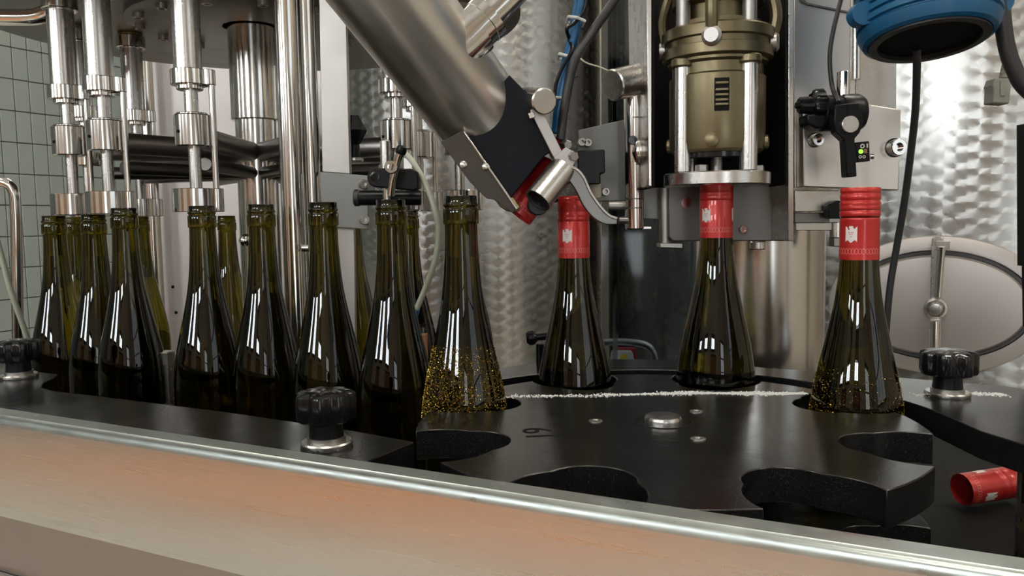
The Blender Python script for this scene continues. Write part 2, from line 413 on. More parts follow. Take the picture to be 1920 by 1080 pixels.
# pallets added out of view so the apron reflects warm bands
for k, (u0, u1) in enumerate([(-3.05, -2.72), (-2.25, -1.35), (-0.98, -0.62), (-0.08, 0.10)]):
    t = E('wooden_pallet', ['narrow wooden pallet at the far left of the operator side', 'broad wooden pallet on the operator side', 'small wooden pallet beside the broad one', 'slim wooden pallet at the right of the operator side'][k], 'pallet', R3((u0 + u1) / 2, -1.8, 0), 'pallets on the operator side')
    nb = 7
    for i in range(nb):
        w0 = -2.75 + i * 0.27
        rbox('board', u0, u1, w0, w0 + 0.245, 0.10, 0.122, 'pallet_wood', t)
    for i in range(2): rbox('bearer', u0 + 0.01 + i * (u1 - u0 - 0.10), u0 + 0.09 + i * (u1 - u0 - 0.10), -2.75, -0.88, 0.0, 0.10, 'pallet_wood', t)

# ================================================================== STEEL TANKS
def tank(name, cx, cy, r, z0, z1, label):
    t = E(name, label, 'tank', (cx, cy, 0))
    seg = 128; V, Fc, UVs = [], [], []
    for k in range(seg + 1):
        a = 2 * PI * k / seg
        for z in (z0, z1): V.append(Vector((cx + r * math.cos(a), cy + r * math.sin(a), z)))
    for k in range(seg):
        Fc.append((2 * k, 2 * k + 2, 2 * k + 3, 2 * k + 1))
        u0, u1 = 2 * PI * r * k / seg, 2 * PI * r * (k + 1) / seg
        UVs += [(u0, z0), (u1, z0), (u1, z1), (u0, z1)]
    mesh_obj('shell', V, Fc, 'tank_steel', t, smooth=60, uvs=UVs)
    lathe('top_dome', Vector((cx, cy, z1)), ZX, [(r, -0.004), (r * .9, 0.05), (r * .55, 0.13), (0, 0.17)], 'steel', t, seg=96)
    lathe('bottom_dome', Vector((cx, cy, z0)), -ZX, [(r, -0.004), (r * .9, 0.05), (r * .55, 0.11), (0, 0.13)], 'steel', t, seg=96)
    for k in range(4):
        a = PI / 4 + k * PI / 2; q = Vector((cx + r * .8 * math.cos(a), cy + r * .8 * math.sin(a), 0))
        cyl('leg', q, q + ZX * (z0 - 0.01), 0.045, 'steel', t)
    return t
TBX, TBY, TBR = 1.70, 3.22, 1.30
tank('steel_tank', -0.21, 3.52, 0.60, 0.5, 3.6, 'round steel tank with spot-ground shell behind the slanted chute and the capped bottles')
tb = tank('steel_tank', TBX, TBY, TBR, 0.45, 3.7, 'large spot-ground steel tank with the oval hatch at the right')
# oval hatch on the right tank
mc = PZ(1754, 573, 1) if False else P(1754, 573, 2050)
n_ = Vector((mc.x - TBX, mc.y - TBY, 0)).normalized(); t_ = Vector((-n_.y, n_.x, 0)); t_ = t_ if t_.x > 0 else -t_
mc = Vector((TBX, TBY, mc.z)) + n_ * (TBR + 0.004); mc.z = P(1754, 573, 2050).z
def oval(a, b_, h, n=72): return [mc + t_ * (a * math.cos(2 * PI * k / n)) + ZX * (b_ * math.sin(2 * PI * k / n)) + n_ * h for k in range(n)]
def oval_rings(rs, n=72):
    V, Fc = [], []
    for (a, b_, h) in rs: V += oval(a, b_, h, n)
    for i in range(len(rs) - 1):
        for k in range(n): Fc.append((i * n + k, i * n + (k + 1) % n, (i + 1) * n + (k + 1) % n, (i + 1) * n + k))
    return V, Fc
hatch = mesh_obj('hatch', *oval_rings([(0.258, 0.180, -0.05), (0.258, 0.180, 0.004), (0.255, 0.177, 0.007), (0.219, 0.143, 0.007), (0.217, 0.141, -0.03)]), 'sheet', tb, smooth=50)
hatch['label'] = 'oval steel hatch with a clamping bar'
v, f = oval_rings([(0.217, 0.141, 0.004), (0.215, 0.139, 0.012), (0.208, 0.132, 0.012), (0.206, 0.130, 0.004)]); mesh_obj('gasket', v, f, 'gasket', hatch)
v, f = oval_rings([(0.207, 0.131, 0.0), (0.207, 0.131, 0.012), (0.201, 0.125, 0.020), (0.196, 0.120, 0.021), (0.15, 0.09, 0.025), (0.07, 0.045, 0.028), (0.002, 0.002, 0.029)]); mesh_obj('lid', v, f, 'sheet', hatch, smooth=40)
def hp(x, z, h): return mc + t_ * x + ZX * z + n_ * h
box('clamp_bar', hp(0, 0.005, 0.075), (0.026, 0.014, 0.345), 'steel', hatch, axes=(t_, n_, ZX), bevel=0.002)
for s in (-1, 1): cyl('bar_post', hp(0, s * 0.168, 0.0), hp(0, s * 0.168, 0.088), 0.012, 'steel', hatch)
lathe('hand_nut', hp(0, 0, 0.08), n_, [(0.012, -0.035), (0.026, -0.03), (0.028, 0.0), (0.026, 0.012), (0.021, 0.014), (0.019, 0.004), (0.014, 0.006), (0.014, 0.03), (0, 0.032)], 'steel', hatch, seg=40)
cyl('handle', hp(0, -0.03, 0.10), hp(0, -0.150, 0.11), 0.011, 'polished', hatch)
cyl('handle', hp(0.004, 0.03, 0.10), hp(0.010, 0.155, 0.11), 0.008, 'polished', hatch)
box('hinge_lug', hp(0.012, 0.158, 0.09), (0.03, 0.02, 0.02), 'steel', hatch, axes=(t_, n_, ZX))

# ================================================================== MACHINE CABINET AND APRON
LIPZ = -132.0
def lipP(s, off, z):      # s along the front edge (mm), off towards the operator, z in mm
    b0 = Vector((-432, 663, 0)) * (-LIPZ / 150.0)
    q = b0 + UX * s - WX * off
    return W(q.x, q.y, z)
S0, S1 = -700, 1150
cab = E('machine_cabinet', 'brushed steel machine cabinet with folded front lip below the bottles', 'cabinet', Vector((lipP(200, -300, 0).x, lipP(200, -300, 0).y, 0)))
def sheet(name, prof, mat, **kw):
    n = len(prof); V = [lipP(S0, o_, z) for o_, z in prof] + [lipP(S1, o_, z) for o_, z in prof]
    Fc = [(i, (i + 1) % n, (i + 1) % n + n, i + n) for i in range(n)] + [tuple(range(n)), tuple(range(2 * n - 1, n - 1, -1))]
    return mesh_obj(name, V, Fc, mat, cab, **kw)
sheet('top_lip', [(0, LIPZ - 3), (0, LIPZ), (12.5, LIPZ), (13.6, LIPZ - 1.0), (15, LIPZ - 1.2), (16.6, LIPZ - 1.6), (17.6, LIPZ - 3.0), (17.6, LIPZ - 6), (15, LIPZ - 6), (14.6, LIPZ - 3)], 'zinc_lip', smooth=40)
sheet('apron_panel', [(17.4, LIPZ - 5.5), (17.4, -203), (16.0, -206), (2, -208), (2, -210), (0, -210), (0, LIPZ - 5.5)], 'apron_steel', smooth=30)
sheet('lower_panel', [(1.5, -208), (-4, -262), (-10, -262), (-10, -208)], 'steel_dull', smooth=30)
sheet('base_panel', [(0, -262.5), (0, -1100), (-10, -1100), (-10, -262.5)], 'apron_steel', smooth=30)
sheet('plinth', [(-20, -1100), (-20, -1150), (-700, -1150), (-700, -1100)], 'black_matt', smooth=0)
sheet('bed_plate', [(-11, -281), (-900, -281), (-900, -300), (-11, -300)], 'black_matt', smooth=0)
sheet('rear_panel', [(-880, -301), (-880, -1100), (-890, -1100), (-890, -301)], 'steel_dull', smooth=0)

# ================================================================== STAR WHEEL
SX, SY, SR = 111.0, 585.0, 183.0
PLZ = -150.0; A0 = math.radians(18)
def star_outline(rp=40.0, rl=27.0, cl=148.0, pr=172.0):
    """outline of the eight-pocket plate; every pocket is a wide circle with a narrower lobe behind it"""
    pts = []
    for k in range(8):
        a = A0 + k * PI / 4
        ca, sa = math.cos(a), math.sin(a)
        loc = []
        # local frame: x radial, y tangential. walk from the trailing finger to the leading one
        x0 = (SR ** 2 - rp ** 2 + pr ** 2) / (2 * pr); y0 = math.sqrt(max(SR ** 2 - x0 ** 2, 1))
        half = math.atan2(y0, x0)
        d = cl - pr; xi = (rp ** 2 - rl ** 2 + d * d) / (2 * d)      # intersection of both circles, from pocket centre
        yi = math.sqrt(max(rp ** 2 - xi ** 2, 0)); xi += pr
        t0 = math.atan2(-y0, x0 - pr); t1 = math.atan2(-yi, xi - pr)
        for i in range(10):
            t = t0 + (t1 - t0) * i / 9; loc.append((pr + rp * math.cos(t), rp * math.sin(t)))
        t0 = math.atan2(-yi, xi - cl); t1 = -2 * PI - t0
        for i in range(1, 12):
            t = t0 + (t1 - t0) * i / 12; loc.append((cl + rl * math.cos(t), rl * math.sin(t)))
        loc += [(x, -y) for x, y in reversed(loc[:10])]
        for x, y in loc: pts.append((SX + x * ca - y * sa, SY + x * sa + y * ca))
        for i in range(1, 6):        # finger end
            t = half + (PI / 4 - 2 * half) * i / 6
            pts.append((SX + SR * math.cos(a + t), SY + SR * math.sin(a + t)))
    return pts
so = star_outline()
star = E('star_wheel', 'black eight-pocket star wheel with a steel centre bolt holding the capped bottles', 'star wheel', W(SX, SY, -274.9))
prism('top_plate', [W(x, y, PLZ - 22) for x, y in so], ZX * 0.022, 'black_pom', star, bevel=0.0007)
prism('lower_plate', [W(x, y, -232) for x, y in star_outline(rp=38.5)], ZX * 0.016, 'black_pom', star, bevel=0.0007)
cyl('hub', W(SX, SY, -274.9), W(SX, SY, PLZ - 21), 0.045, 'steel_dull', star)
lathe('centre_bolt', W(SX, SY, PLZ - 0.5), ZX, [(0, 0), (0.0135, 0), (0.0138, 0.003), (0.0128, 0.0048), (0.009, 0.0056), (0, 0.0058)], 'steel', star, seg=40)
lathe('bolt_recess', W(SX, SY, PLZ), ZX, [(0.0225, 0.0), (0.0222, 0.0005), (0.0212, 0.0005), (0.0208, 0.0)], 'black_matt', star, seg=48)
for ang, rr in ((176, 50), (42, 42), (-74, 52)):
    q = W(SX + rr * math.cos(math.radians(ang)), SY + rr * math.sin(math.radians(ang)), PLZ)
    lathe('screw', q, ZX, [(0.0052, -0.0005), (0.0052, 0.0006), (0.0044, 0.0009), (0.0025, 0.0009), (0.0022, 0.0002), (0, 0.0002)], 'steel_dull', star, seg=20)
    lathe('spacer', q - ZX * 0.104, ZX, [(0, 0), (0.012, 0), (0.012, 0.082), (0, 0.082)], 'steel', star, seg=20)
# engraved 19
cu = bpy.data.curves.new('number', 'FONT'); cu.body = '19'; cu.size = 0.030; cu.align_x = 'CENTER'; cu.align_y = 'CENTER'
to = bpy.data.objects.new('number_tmp', cu); COL.objects.link(to)
bpy.context.view_layer.update()
me = bpy.data.meshes.new_from_object(to.evaluated_get(bpy.context.evaluated_depsgraph_get()))
bpy.data.objects.remove(to)
o = bpy.data.objects.new('number', me); COL.objects.link(o); o.parent = star; me.materials.append(MATS['black_matt'])
q = PZ(1013, 812, PLZ) - W(SX, SY, -274.9); q.z = 0.1251
o.location = q; o.rotation_euler = (0, 0, math.radians(97))
o['label'] = 'engraved number 19'

# streak of light across star wheel and rear guide, built as powdery white specks
def light_specks(name, pixline, n, spread, label):
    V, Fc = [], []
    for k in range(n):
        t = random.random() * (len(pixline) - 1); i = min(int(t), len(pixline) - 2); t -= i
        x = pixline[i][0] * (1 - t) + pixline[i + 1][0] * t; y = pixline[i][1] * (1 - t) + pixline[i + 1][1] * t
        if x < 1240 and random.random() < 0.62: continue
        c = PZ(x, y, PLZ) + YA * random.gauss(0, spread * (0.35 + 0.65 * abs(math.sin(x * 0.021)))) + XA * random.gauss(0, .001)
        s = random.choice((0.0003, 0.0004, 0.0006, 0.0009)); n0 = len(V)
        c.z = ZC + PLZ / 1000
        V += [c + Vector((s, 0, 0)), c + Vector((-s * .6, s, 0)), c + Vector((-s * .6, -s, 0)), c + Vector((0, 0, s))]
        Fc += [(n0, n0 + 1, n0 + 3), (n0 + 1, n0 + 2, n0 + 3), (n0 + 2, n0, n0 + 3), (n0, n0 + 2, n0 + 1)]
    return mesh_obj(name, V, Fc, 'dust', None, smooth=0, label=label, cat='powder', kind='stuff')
light_specks('powder_line', [(948, 744), (1140, 741), (1300, 737), (1420, 738), (1512, 738)], 5200, 0.0034, 'white powder spilled in a line across the star wheel')

# ================================================================== GUIDES
def arc(cx, cy, r, a0, a1, n=24): return [(cx + r * math.cos(math.radians(a0 + (a1 - a0) * i / n)), cy + r * math.sin(math.radians(a0 + (a1 - a0) * i / n))) for i in range(n + 1)]
def flat(name, pts, z, th, mat, parent=None, bevel=0.0008, **kw):
    return prism(name, [W(x, y, z - th) for x, y in pts], ZX * (th / 1000), mat, parent, bevel, **kw)
rear = arc(SX, SY, 209, 156, 34, 34) + arc(SX, SY, 213.5, 30, 6, 10) + [(324, 545), (334, 505), (345, 470), (520, 560), (430, 690), (300, 770), (255, 790)] + [(190, 842), (90, 858), (40, 850), (-20, 810), (-78, 760)]
flat('rear_guide', rear, PLZ, 20, 'black_pom', label='black curved guide plate behind the star wheel and capped bottles', cat='guide')
light_specks('powder_line', [(1715, 741), (1800, 738), (1885, 740)], 900, 0.004, 'white powder on the rear guide beside the right clamp knob')
front = [(-69, 540), (-92, 498), (-100, 462), (-160, 492), (-520, 672), (-760, 790), (-860, 860), (-800, 985), (-560, 860), (-470, 815)] + \
        [(-462, 795), (-458, 770), (-446, 746), (-425, 730), (-400, 719), (-360, 699), (-234, 637), (-160, 596), (-127, 578), (-100, 560)]
flat('front_guide', front, PLZ, 20, 'black_pom', label='long black guide plate along the steel lip in front of the open bottles', cat='guide')
for pts, nm, lb in [([(-70, 480), (-70, 520), (-30, 520), (-30, 480)], 0, 0)]: pass
# supports that carry the guides
for i, (x, y) in enumerate([(-140, 520), (-420, 670), (-640, 790), (90, 820), (300, 720), (400, 600)]):
    cyl('guide_post', W(x, y, -281), W(x, y, PLZ - 20), 0.012, 'steel', None, label=['steel post under the front guide beside the star wheel', 'steel post under the middle of the front guide', 'steel post under the left end of the front guide', 'steel post under the rear guide behind the left capped bottle', 'steel post under the rear guide behind the right capped bottle', 'steel post under the right end of the rear guide'][i], cat='post', group='posts under the guides', base=W(x, y, -281))
# slide plate and infeed track that carry the bottles
flat('slide_plate', arc(SX, SY, 236, 0, 354, 72), -275, 5.5, 'steel_dark', label='round steel slide plate under the star wheel', cat='plate')
flat('infeed_track', [(-118, 640), (-60, 800), (-240, 910), (-480, 1010), (-520, 990), (-500, 925), (-430, 850), (-300, 780), (-160, 700)], -275, 5.5, 'steel_dark', label='steel track carrying the open bottles towards the star wheel', cat='track')

def star_knob(px, py, label, r=0.022, rot=0.0, z=PLZ):
    b0 = PZ(px, py, z)
    t = E('clamp_knob', label, 'knob', b0, 'black star knobs clamping the guides')
    lathe('washer', b0, ZX, [(0, 0), (0.017, 0), (0.0175, 0.001), (0.0175, 0.003), (0.0165, 0.004), (0, 0.004)], 'steel', t, seg=36)
    lathe('collar', b0 + ZX * 0.004, ZX, [(0, 0), (0.0128, 0), (0.0128, 0.003), (0, 0.003)], 'steel_dull', t, seg=28)
    lathe('stem', b0 + ZX * 0.006, ZX, [(0, 0), (0.0118, 0), (0.0112, 0.004), (0.0108, 0.016), (0, 0.016)], 'black_plastic', t, seg=32)
    n = 84; prof = [(0.88, 0.018), (0.97, 0.0192), (1.0, 0.0212), (1.0, 0.034), (0.97, 0.0362), (0.86, 0.0375), (0.55, 0.0388), (0.25, 0.0394)]
    V, Fc = [], []
    for s, h in prof:
        for k in range(n):
            a = 2 * PI * k / n + rot
            lob = r * (1 - 0.17 * (0.5 - 0.5 * math.cos(7 * (a - rot))) ** 1.6)
            V.append(b0 + Vector((lob * s * math.cos(a), lob * s * math.sin(a), h)))
    for i in range(len(prof) - 1):
        for k in range(n): Fc.append((i * n + k, i * n + (k + 1) % n, (i + 1) * n + (k + 1) % n, (i + 1) * n + k))
    Fc.append(tuple(range(n - 1, -1, -1))); Fc.append(tuple(range((len(prof) - 1) * n, len(prof) * n)))
    mesh_obj('grip', V, Fc, 'black_shiny', t, smooth=30)
    return t
star_knob(613, 836, 'black star knob on the front guide by the steel lip', 0.0205, 0.2)
star_knob(1776, 742, 'black star knob on the rear guide below the oval tank hatch', 0.0225, 0.5)
star_knob(36, 708, 'black star knob at the left end of the front guide', 0.0225, 0.1)

# ================================================================== BOTTLES
BH = 0.2965
OUT = [(0, 13.0), (-0.6, 13.5), (-5.4, 13.5), (-6.0, 13.7), (-6.8, 14.5), (-8.2, 14.5), (-9.0, 13.6), (-10.0, 13.6), (-10.7, 14.5), (-11.4, 14.75), (-22.2, 14.75), (-22.9, 14.4), (-23.4, 13.5),
       (-30, 13.55), (-40, 13.8), (-52, 14.4), (-64, 15.2), (-74, 16.1), (-84, 17.3), (-94, 18.9), (-104, 20.8), (-114, 22.9), (-124, 25.1), (-134, 27.4), (-144, 29.7), (-154, 31.8), (-164, 33.6), (-174, 35.0), (-184, 36.0), (-194, 36.4), (-204, 36.5),
       (-286, 36.5), (-291, 35.6), (-294.5, 33.5), (-296.5, 30.0)]
INN = [(-1.0, 9.6), (-30, 9.6), (-50, 10.6)]
def bottle_meshes():
    prof = [(0, -272)] + [(28, -296)]
    pr = [(r / 1000, BH + z / 1000) for z, r in OUT]
    inn = [(9.9 / 1000, BH)] + [(r / 1000, BH + z / 1000) for z, r in INN] + [(0, BH - 0.0502)]
    full = list(reversed(inn)) + pr + [(0.026, 0.004), (0.0, 0.018)]
    seg = 64
    v, f = lathe_vf(Vector(), ZX, full, seg)
    ni = len(inn) - 1
    me = bpy.data.meshes.new('bottle_glass')
    me.from_pydata([tuple(x) for x in v], [], f)
    me.materials.append(MATS['bottle_glass']); me.materials.append(MATS['bottle_inner'])
    for i, p_ in enumerate(me.polygons):
        p_.use_smooth = True; p_.material_index = 1 if i < ni * seg else 0
    bm = bmesh.new(); bm.from_mesh(me); bmesh.ops.recalc_face_normals(bm, faces=bm.faces); bm.to_mesh(me); bm.free()
    me.set_sharp_from_angle(angle=math.radians(50))
    return me
GLASS = bottle_meshes()
def cap_mesh(rolled):
    top = 0.0008
    if rolled:
        pr = [(0, 14.3), (-0.6, 15.0), (-3.2, 15.25), (-4.0, 14.7), (-5.2, 14.7), (-6.0, 15.2), (-8.6, 15.2), (-9.8, 14.5), (-10.6, 14.5), (-11.4, 15.1), (-13.2, 15.15), (-13.6, 14.95), (-14.0, 15.15), (-14.4, 14.95), (-14.8, 15.15), (-16.6, 15.1), (-17.8, 14.6), (-18.4, 15.2), (-21.8, 15.2), (-23.0, 14.4), (-23.6, 14.4), (-24.6, 15.1), (-25.4, 14.95), (-56.6, 15.0)]
    else:
        pr = [(0, 14.2), (-0.8, 15.0), (-3.6, 15.05), (-4.2, 14.85), (-5.0, 14.85), (-5.6, 15.05), (-13.6, 15.05), (-14.0, 14.8), (-14.6, 14.8), (-15, 15.05), (-18.6, 15.05), (-19.2, 14.85), (-20, 15.05), (-22.4, 15.05), (-22.8, 14.75), (-23.6, 14.75), (-24.2, 15.0), (-57, 15.0)]
    zb = pr[-1][0]
    prof = [(0, BH + top)] + [(r / 1000, BH + top + z / 1000) for z, r in pr] + [(0.01492, BH + zb / 1000 + top), (0.01492, BH - 0.030)]
    v, f = lathe_vf(Vector(), ZX, prof, 64)
    me = bpy.data.meshes.new('cap'); me.from_pydata([tuple(x) for x in v], [], f); me.materials.append(MATS['red_cap'])
    bm = bmesh.new(); bm.from_mesh(me); bmesh.ops.recalc_face_normals(bm, faces=bm.faces)
    if not rolled:      # knurled ring below the top
        pass
    bm.to_mesh(me); bm.free()
    for p_ in me.polygons: p_.use_smooth = True
    me.set_sharp_from_angle(angle=math.radians(50))
    return me
CAP = {True: cap_mesh(True), False: cap_mesh(False)}
def wrap_mesh(name, polys, R, mat):
    """flat 2-D polygons (mm: x along the circumference, y up) laid round a cylinder of radius R (mm)"""
    V, Fc = [], []
    for poly in polys:
        bm = bmesh.new(); vs = [bm.verts.new((x, y, 0)) for x, y in poly]; bm.faces.new(vs)
        bmesh.ops.triangulate(bm, faces=bm.faces)
        bmesh.ops.subdivide_edges(bm, edges=[e for e in bm.edges if abs(e.verts[0].co.x - e.verts[1].co.x) > 1.2], cuts=3, use_grid_fill=True)
        bmesh.ops.triangulate(bm, faces=bm.faces)
        bm.verts.index_update(); n0 = len(V)
        for q in bm.verts:
            a = q.co.x / R; V.append((R * math.sin(a) / 1000, -R * math.cos(a) / 1000, q.co.y / 1000))
        for f in bm.faces: Fc.append(tuple(n0 + q.index for q in f.verts))
        bm.free()
    me = bpy.data.meshes.new(name); me.from_pydata(V, [], Fc); me.materials.append(MATS[mat])
    return me
half = [(0.0, 6.2), (-1.0, 6.4), (-1.9, 5.6), (-1.5, 4.6), (-1.0, 4.0), (-2.0, 3.0), (-2.7, 4.6), (-2.9, 3.6), (-3.6, 5.6), (-3.8, 4.8), (-4.7, 6.4), (-4.7, -6.4), (-3.7, -4.6), (-3.5, -5.4), (-2.7, -3.4), (-2.5, -4.4), (-1.6, -2.8), (-2.3, -5.2), (-1.5, -5.6), (-0.9, -6.5), (0.0, -6.7)]
EMBLEM = wrap_mesh('emblem', [half + [(-x, y) for x, y in reversed(half[1:-1])]], 15.08, 'print_white')
def disc(x, y, r, n=10): return [(x + r * math.cos(2 * PI * k / n), y + r * math.sin(2 * PI * k / n)) for k in range(n)]
GRAPE = wrap_mesh('grape_dots', [disc(x, y, 0.42) for x, y in [(-1.5, 1.2), (0, 1.2), (1.5, 1.2), (-.8, -.3), (.8, -.3), (0, -1.8)]], 15.14, 'red_cap')
def loops():
    out = []; n = 36; cir = 2 * PI * 15.0
    for k in range(n):
        cx = cir * k / n
        for i in range(12):
            a0, a1 = 2 * PI * i / 12, 2 * PI * (i + 1) / 12
            out.append([(cx + 1.45 * math.cos(a), 2.4 * math.sin(a)) for a in (a0, a1)] + [(cx + 1.12 * math.cos(a), 2.05 * math.sin(a)) for a in (a1, a0)])
    return out
BAND = wrap_mesh('pattern_band', loops(), 15.07, 'print_pink')
KN = []
for k in range(60):
    if k % 30 < 24: KN.append([(2 * PI * 15.0 * k / 60 - .32, 0), (2 * PI * 15.0 * k / 60 + .32, 0), (2 * PI * 15.0 * k / 60 + .32, 2.6), (2 * PI * 15.0 * k / 60 - .32, 2.6)])
KNURL = wrap_mesh('knurled_ring', KN, 15.12, 'red_cap')
def child(name, me, parent, loc=(0, 0, 0), rz=0.0):
    o = bpy.data.objects.new(name, me); COL.objects.link(o); o.parent = parent; o.location = loc; o.rotation_euler = (0, 0, rz); return o
def cap_on(parent, rolled, turn):
    c = child('screw_cap', CAP[rolled], parent, rz=0); c['label'] = 'red screw cap with eagle emblems'
    for k in range(3):
        e = child('emblem', EMBLEM, c, (0, 0, BH - 0.0355), turn + k * 2 * PI / 3); e['label'] = 'white eagle emblem with grape dots'
        child('grape_dots', GRAPE, c, (0, 0, BH - 0.0355), turn + k * 2 * PI / 3)
    child('pattern_band', BAND, c, (0, 0, BH - 0.0490))
    if not rolled: child('knurled_ring', KNURL, c, (0, 0, BH - 0.0135), turn)
def inner_r(z):
    z = z * 1000
    for (z0, r0), (z1, r1) in zip(OUT, OUT[1:]):
        if z1 <= z <= z0: return (r0 + (r1 - r0) * (z0 - z) / (z0 - z1)) / 1000
    return 0.0365
def bubbles(parent, zt, zb, n, weight, s0=0.00050):
    V, Fc = [], []
    while n > 0:
        z = -(zt + (zb - zt) * random.random() ** 0.75); a = random.random() * 2 * PI
        if random.random() > weight(a, z): continue
        s = s0 * (0.4 + 1.1 * random.random() ** 2); r = inner_r(z) + s * 0.6
        c = Vector((r * math.cos(a), r * math.sin(a), BH + z)); q = Quaternion((random.random() - .5, random.random() - .5, random.random() - .5, random.random() - .5)).normalized()
        n0 = len(V)
        V += [c + q @ (Vector(d) * s) for d in ((1, 0, 0), (-1, 0, 0), (0, 1, 0), (0, -1, 0), (0, 0, 1), (0, 0, -1))]
        Fc += [tuple(n0 + i for i in t) for t in ((0, 2, 4), (2, 1, 4), (1, 3, 4), (3, 0, 4), (2, 0, 5), (1, 2, 5), (3, 1, 5), (0, 3, 5))]
        n -= 1
    me = bpy.data.meshes.new('bubbles'); me.from_pydata([tuple(v) for v in V], [], Fc); me.materials.append(MATS['bubble_gold'])
    o = child('bubbles', me, parent); o['kind'] = 'stuff'; o['label'] = 'golden droplets glittering on the glass'
def bottle(x, y, mouth, label, cap=None, turn=0.0, group='open green wine bottles'):
    t = E('wine_bottle', label, 'bottle', W(x, y, mouth) - ZX * BH, group)
    child('glass', GLASS, t)
    if cap is not None: cap_on(t, cap, turn)
    return t
MZ = 21.5
def spos(k, dr=0.0):
    a = A0 + k * PI / 4; return SX + (171 + dr) * math.cos(a), SY + (171 + dr) * math.sin(a)
G2 = 'capped green wine bottles'
x, y = spos(0, 4); b1 = bottle(x, y - 1, MZ, 'capped green wine bottle at the far right with a threaded red cap', True, math.radians(-48), G2)
x, y = spos(1); bottle(x, y, MZ + 17, 'capped green wine bottle raised under the bronze capping head', False, math.radians(-52), G2)
x, y = spos(2); bottle(x, y, MZ, 'green wine bottle with a smooth red cap just past the slanted chute', False, math.radians(-28), G2)
x, y = spos(3); b4 = bottle(x, y, MZ, 'open green wine bottle glittering with golden droplets below the chute')
bottle(-111, 744, MZ, 'open green wine bottle below the black clamp and lever, left of the glittering one')
bottle(-185, 792, MZ, 'open green wine bottle in front of the grey bracket with two bolts')
bottle(-261, 840, MZ, 'open green wine bottle in front of the thick column, left of the chrome poles')
bottle(-333, 866, MZ, 'open green wine bottle in front of the nearest filling valve')
bottle(-438, 910, MZ, 'open green wine bottle nearest the lens at the left end of the row')
bottle(-500, 962, 15.5, 'open green wine bottle under the second filling valve from the left')
bottle(-578, 1016, 15.5, 'leftmost open green wine bottle beside the black block')
bottle(-632, 1162, 15.5, 'open green wine bottle mostly hidden behind the leftmost two')
bottle(-570, 1232, 15.5, 'open green wine bottle standing behind the left end of the row under a far valve')
bottle(-455, 1285, 15.5, 'open green wine bottle showing as a sliver right of the nearest valve')
bottle(-250, 1268, 15.5, 'open green wine bottle showing between the flat upright and the lever clamp')
bottle(-129, 1000, 15.5, 'open green wine bottle close behind the lever clamp')
bottle(-62, 1075, 15.5, 'open green wine bottle standing right behind the glittering bottle')
bubbles(b4, 0.122, 0.190, 7500, lambda a, z: 0.12 + 0.88 * (0.5 + 0.5 * math.cos(a - math.radians(236))) ** 1.5, 0.00042)
bubbles(b1, 0.140, 0.182, 1800, lambda a, z: 0.25 + 0.75 * (0.5 + 0.5 * math.cos(a - math.radians(215))), 0.00038)
x, y = spos(1); cyl('lift_pad', W(x, y, -274.9), W(x, y, -258), 0.034, 'steel', label='round steel lift pad under the raised bottle', cat='lift pad')
flat('carousel_platform', arc(-366, 1170, 300, 0, 355, 72), -281 + 0.0, 0.1, 'steel_dark') if False else None
# two loose caps dropped into the bed at the far right
def loose_cap(p0, d, turn, label, rolled=False):
    t = E('loose_cap', label, 'screw cap', p0, 'loose red caps')
    c = child('shell', CAP[rolled], t)
    for k in range(3):
        e = child('emblem', EMBLEM, t, (0, 0, BH - 0.0355), turn + k * 2 * PI / 3)
    child('pattern_band', BAND, t, (0, 0, BH - 0.0490))
    q = Vector((0, 0, 1)).rotation_difference(Vector(d).normalized())
    t.rotation_mode = 'QUATERNION'; t.rotation_quaternion = q
    t.location = Vector(p0) - q @ Vector((0, 0, BH - 0.028))
    return t
pz = PZ(1850, 912, -263)
loose_cap(Vector((pz.x, pz.y, ZC - 0.2622)), Vector((0.93, 0.2, 0.045)), 0.6, 'red screw cap lying on its side in the bed at the far right')

# ================================================================== FILLING CAROUSEL
CX, CY = -366.0, 1170.0
car = E('filling_carousel', 'filling carousel with a thick steel column, round tank floor and spokes', 'carousel', W(CX, CY, -281))
ZD = 290.0
lathe('tank_floor', W(CX, CY, ZD), ZX, [(0, 0), (0.150, 0), (0.378, 0), (0.384, 0.004), (0.384, 0.060), (0, 0.060)], 'steel_dark', car, seg=96)
lathe('floor_flange', W(CX, CY, ZD + 0.2), -ZX, [(0.040, 0), (0.165, 0), (0.165, 0.007), (0.162, 0.009), (0.040, 0.009)], 'steel_dark', car, seg=72)
cyl('column_sleeve', W(CX, CY, 150), W(CX, CY, ZD), 0.0335, 'polished', car, seg=40)
cyl('column', W(CX, CY, -281), W(CX, CY, 151), 0.0285, 'polished', car, seg=40)
for k in range(10):
    a = math.radians(18 + 36 * k); d = Vector((math.cos(a), math.sin(a), 0))
    cyl('spoke', W(CX, CY, 104) + d * 0.022, W(CX, CY, 104) + d * 0.206, 0.0135, 'steel_dull', car, seg=24)
    cyl('lower_spoke', W(CX, CY, 74) + d * 0.022, W(CX, CY, 74) + d * 0.200, 0.0085, 'steel_dark', car, seg=20)
for k in range(14):
    a = math.radians(10 + 360 / 14 * k); d = Vector((math.cos(a), math.sin(a), 0))
    bolt(car, W(CX, CY, ZD - 9) + d * 0.150, 0.007, 0.007, 'steel_dull', (0, 0, -1), name='flange_bolt')
valve_meshes = []
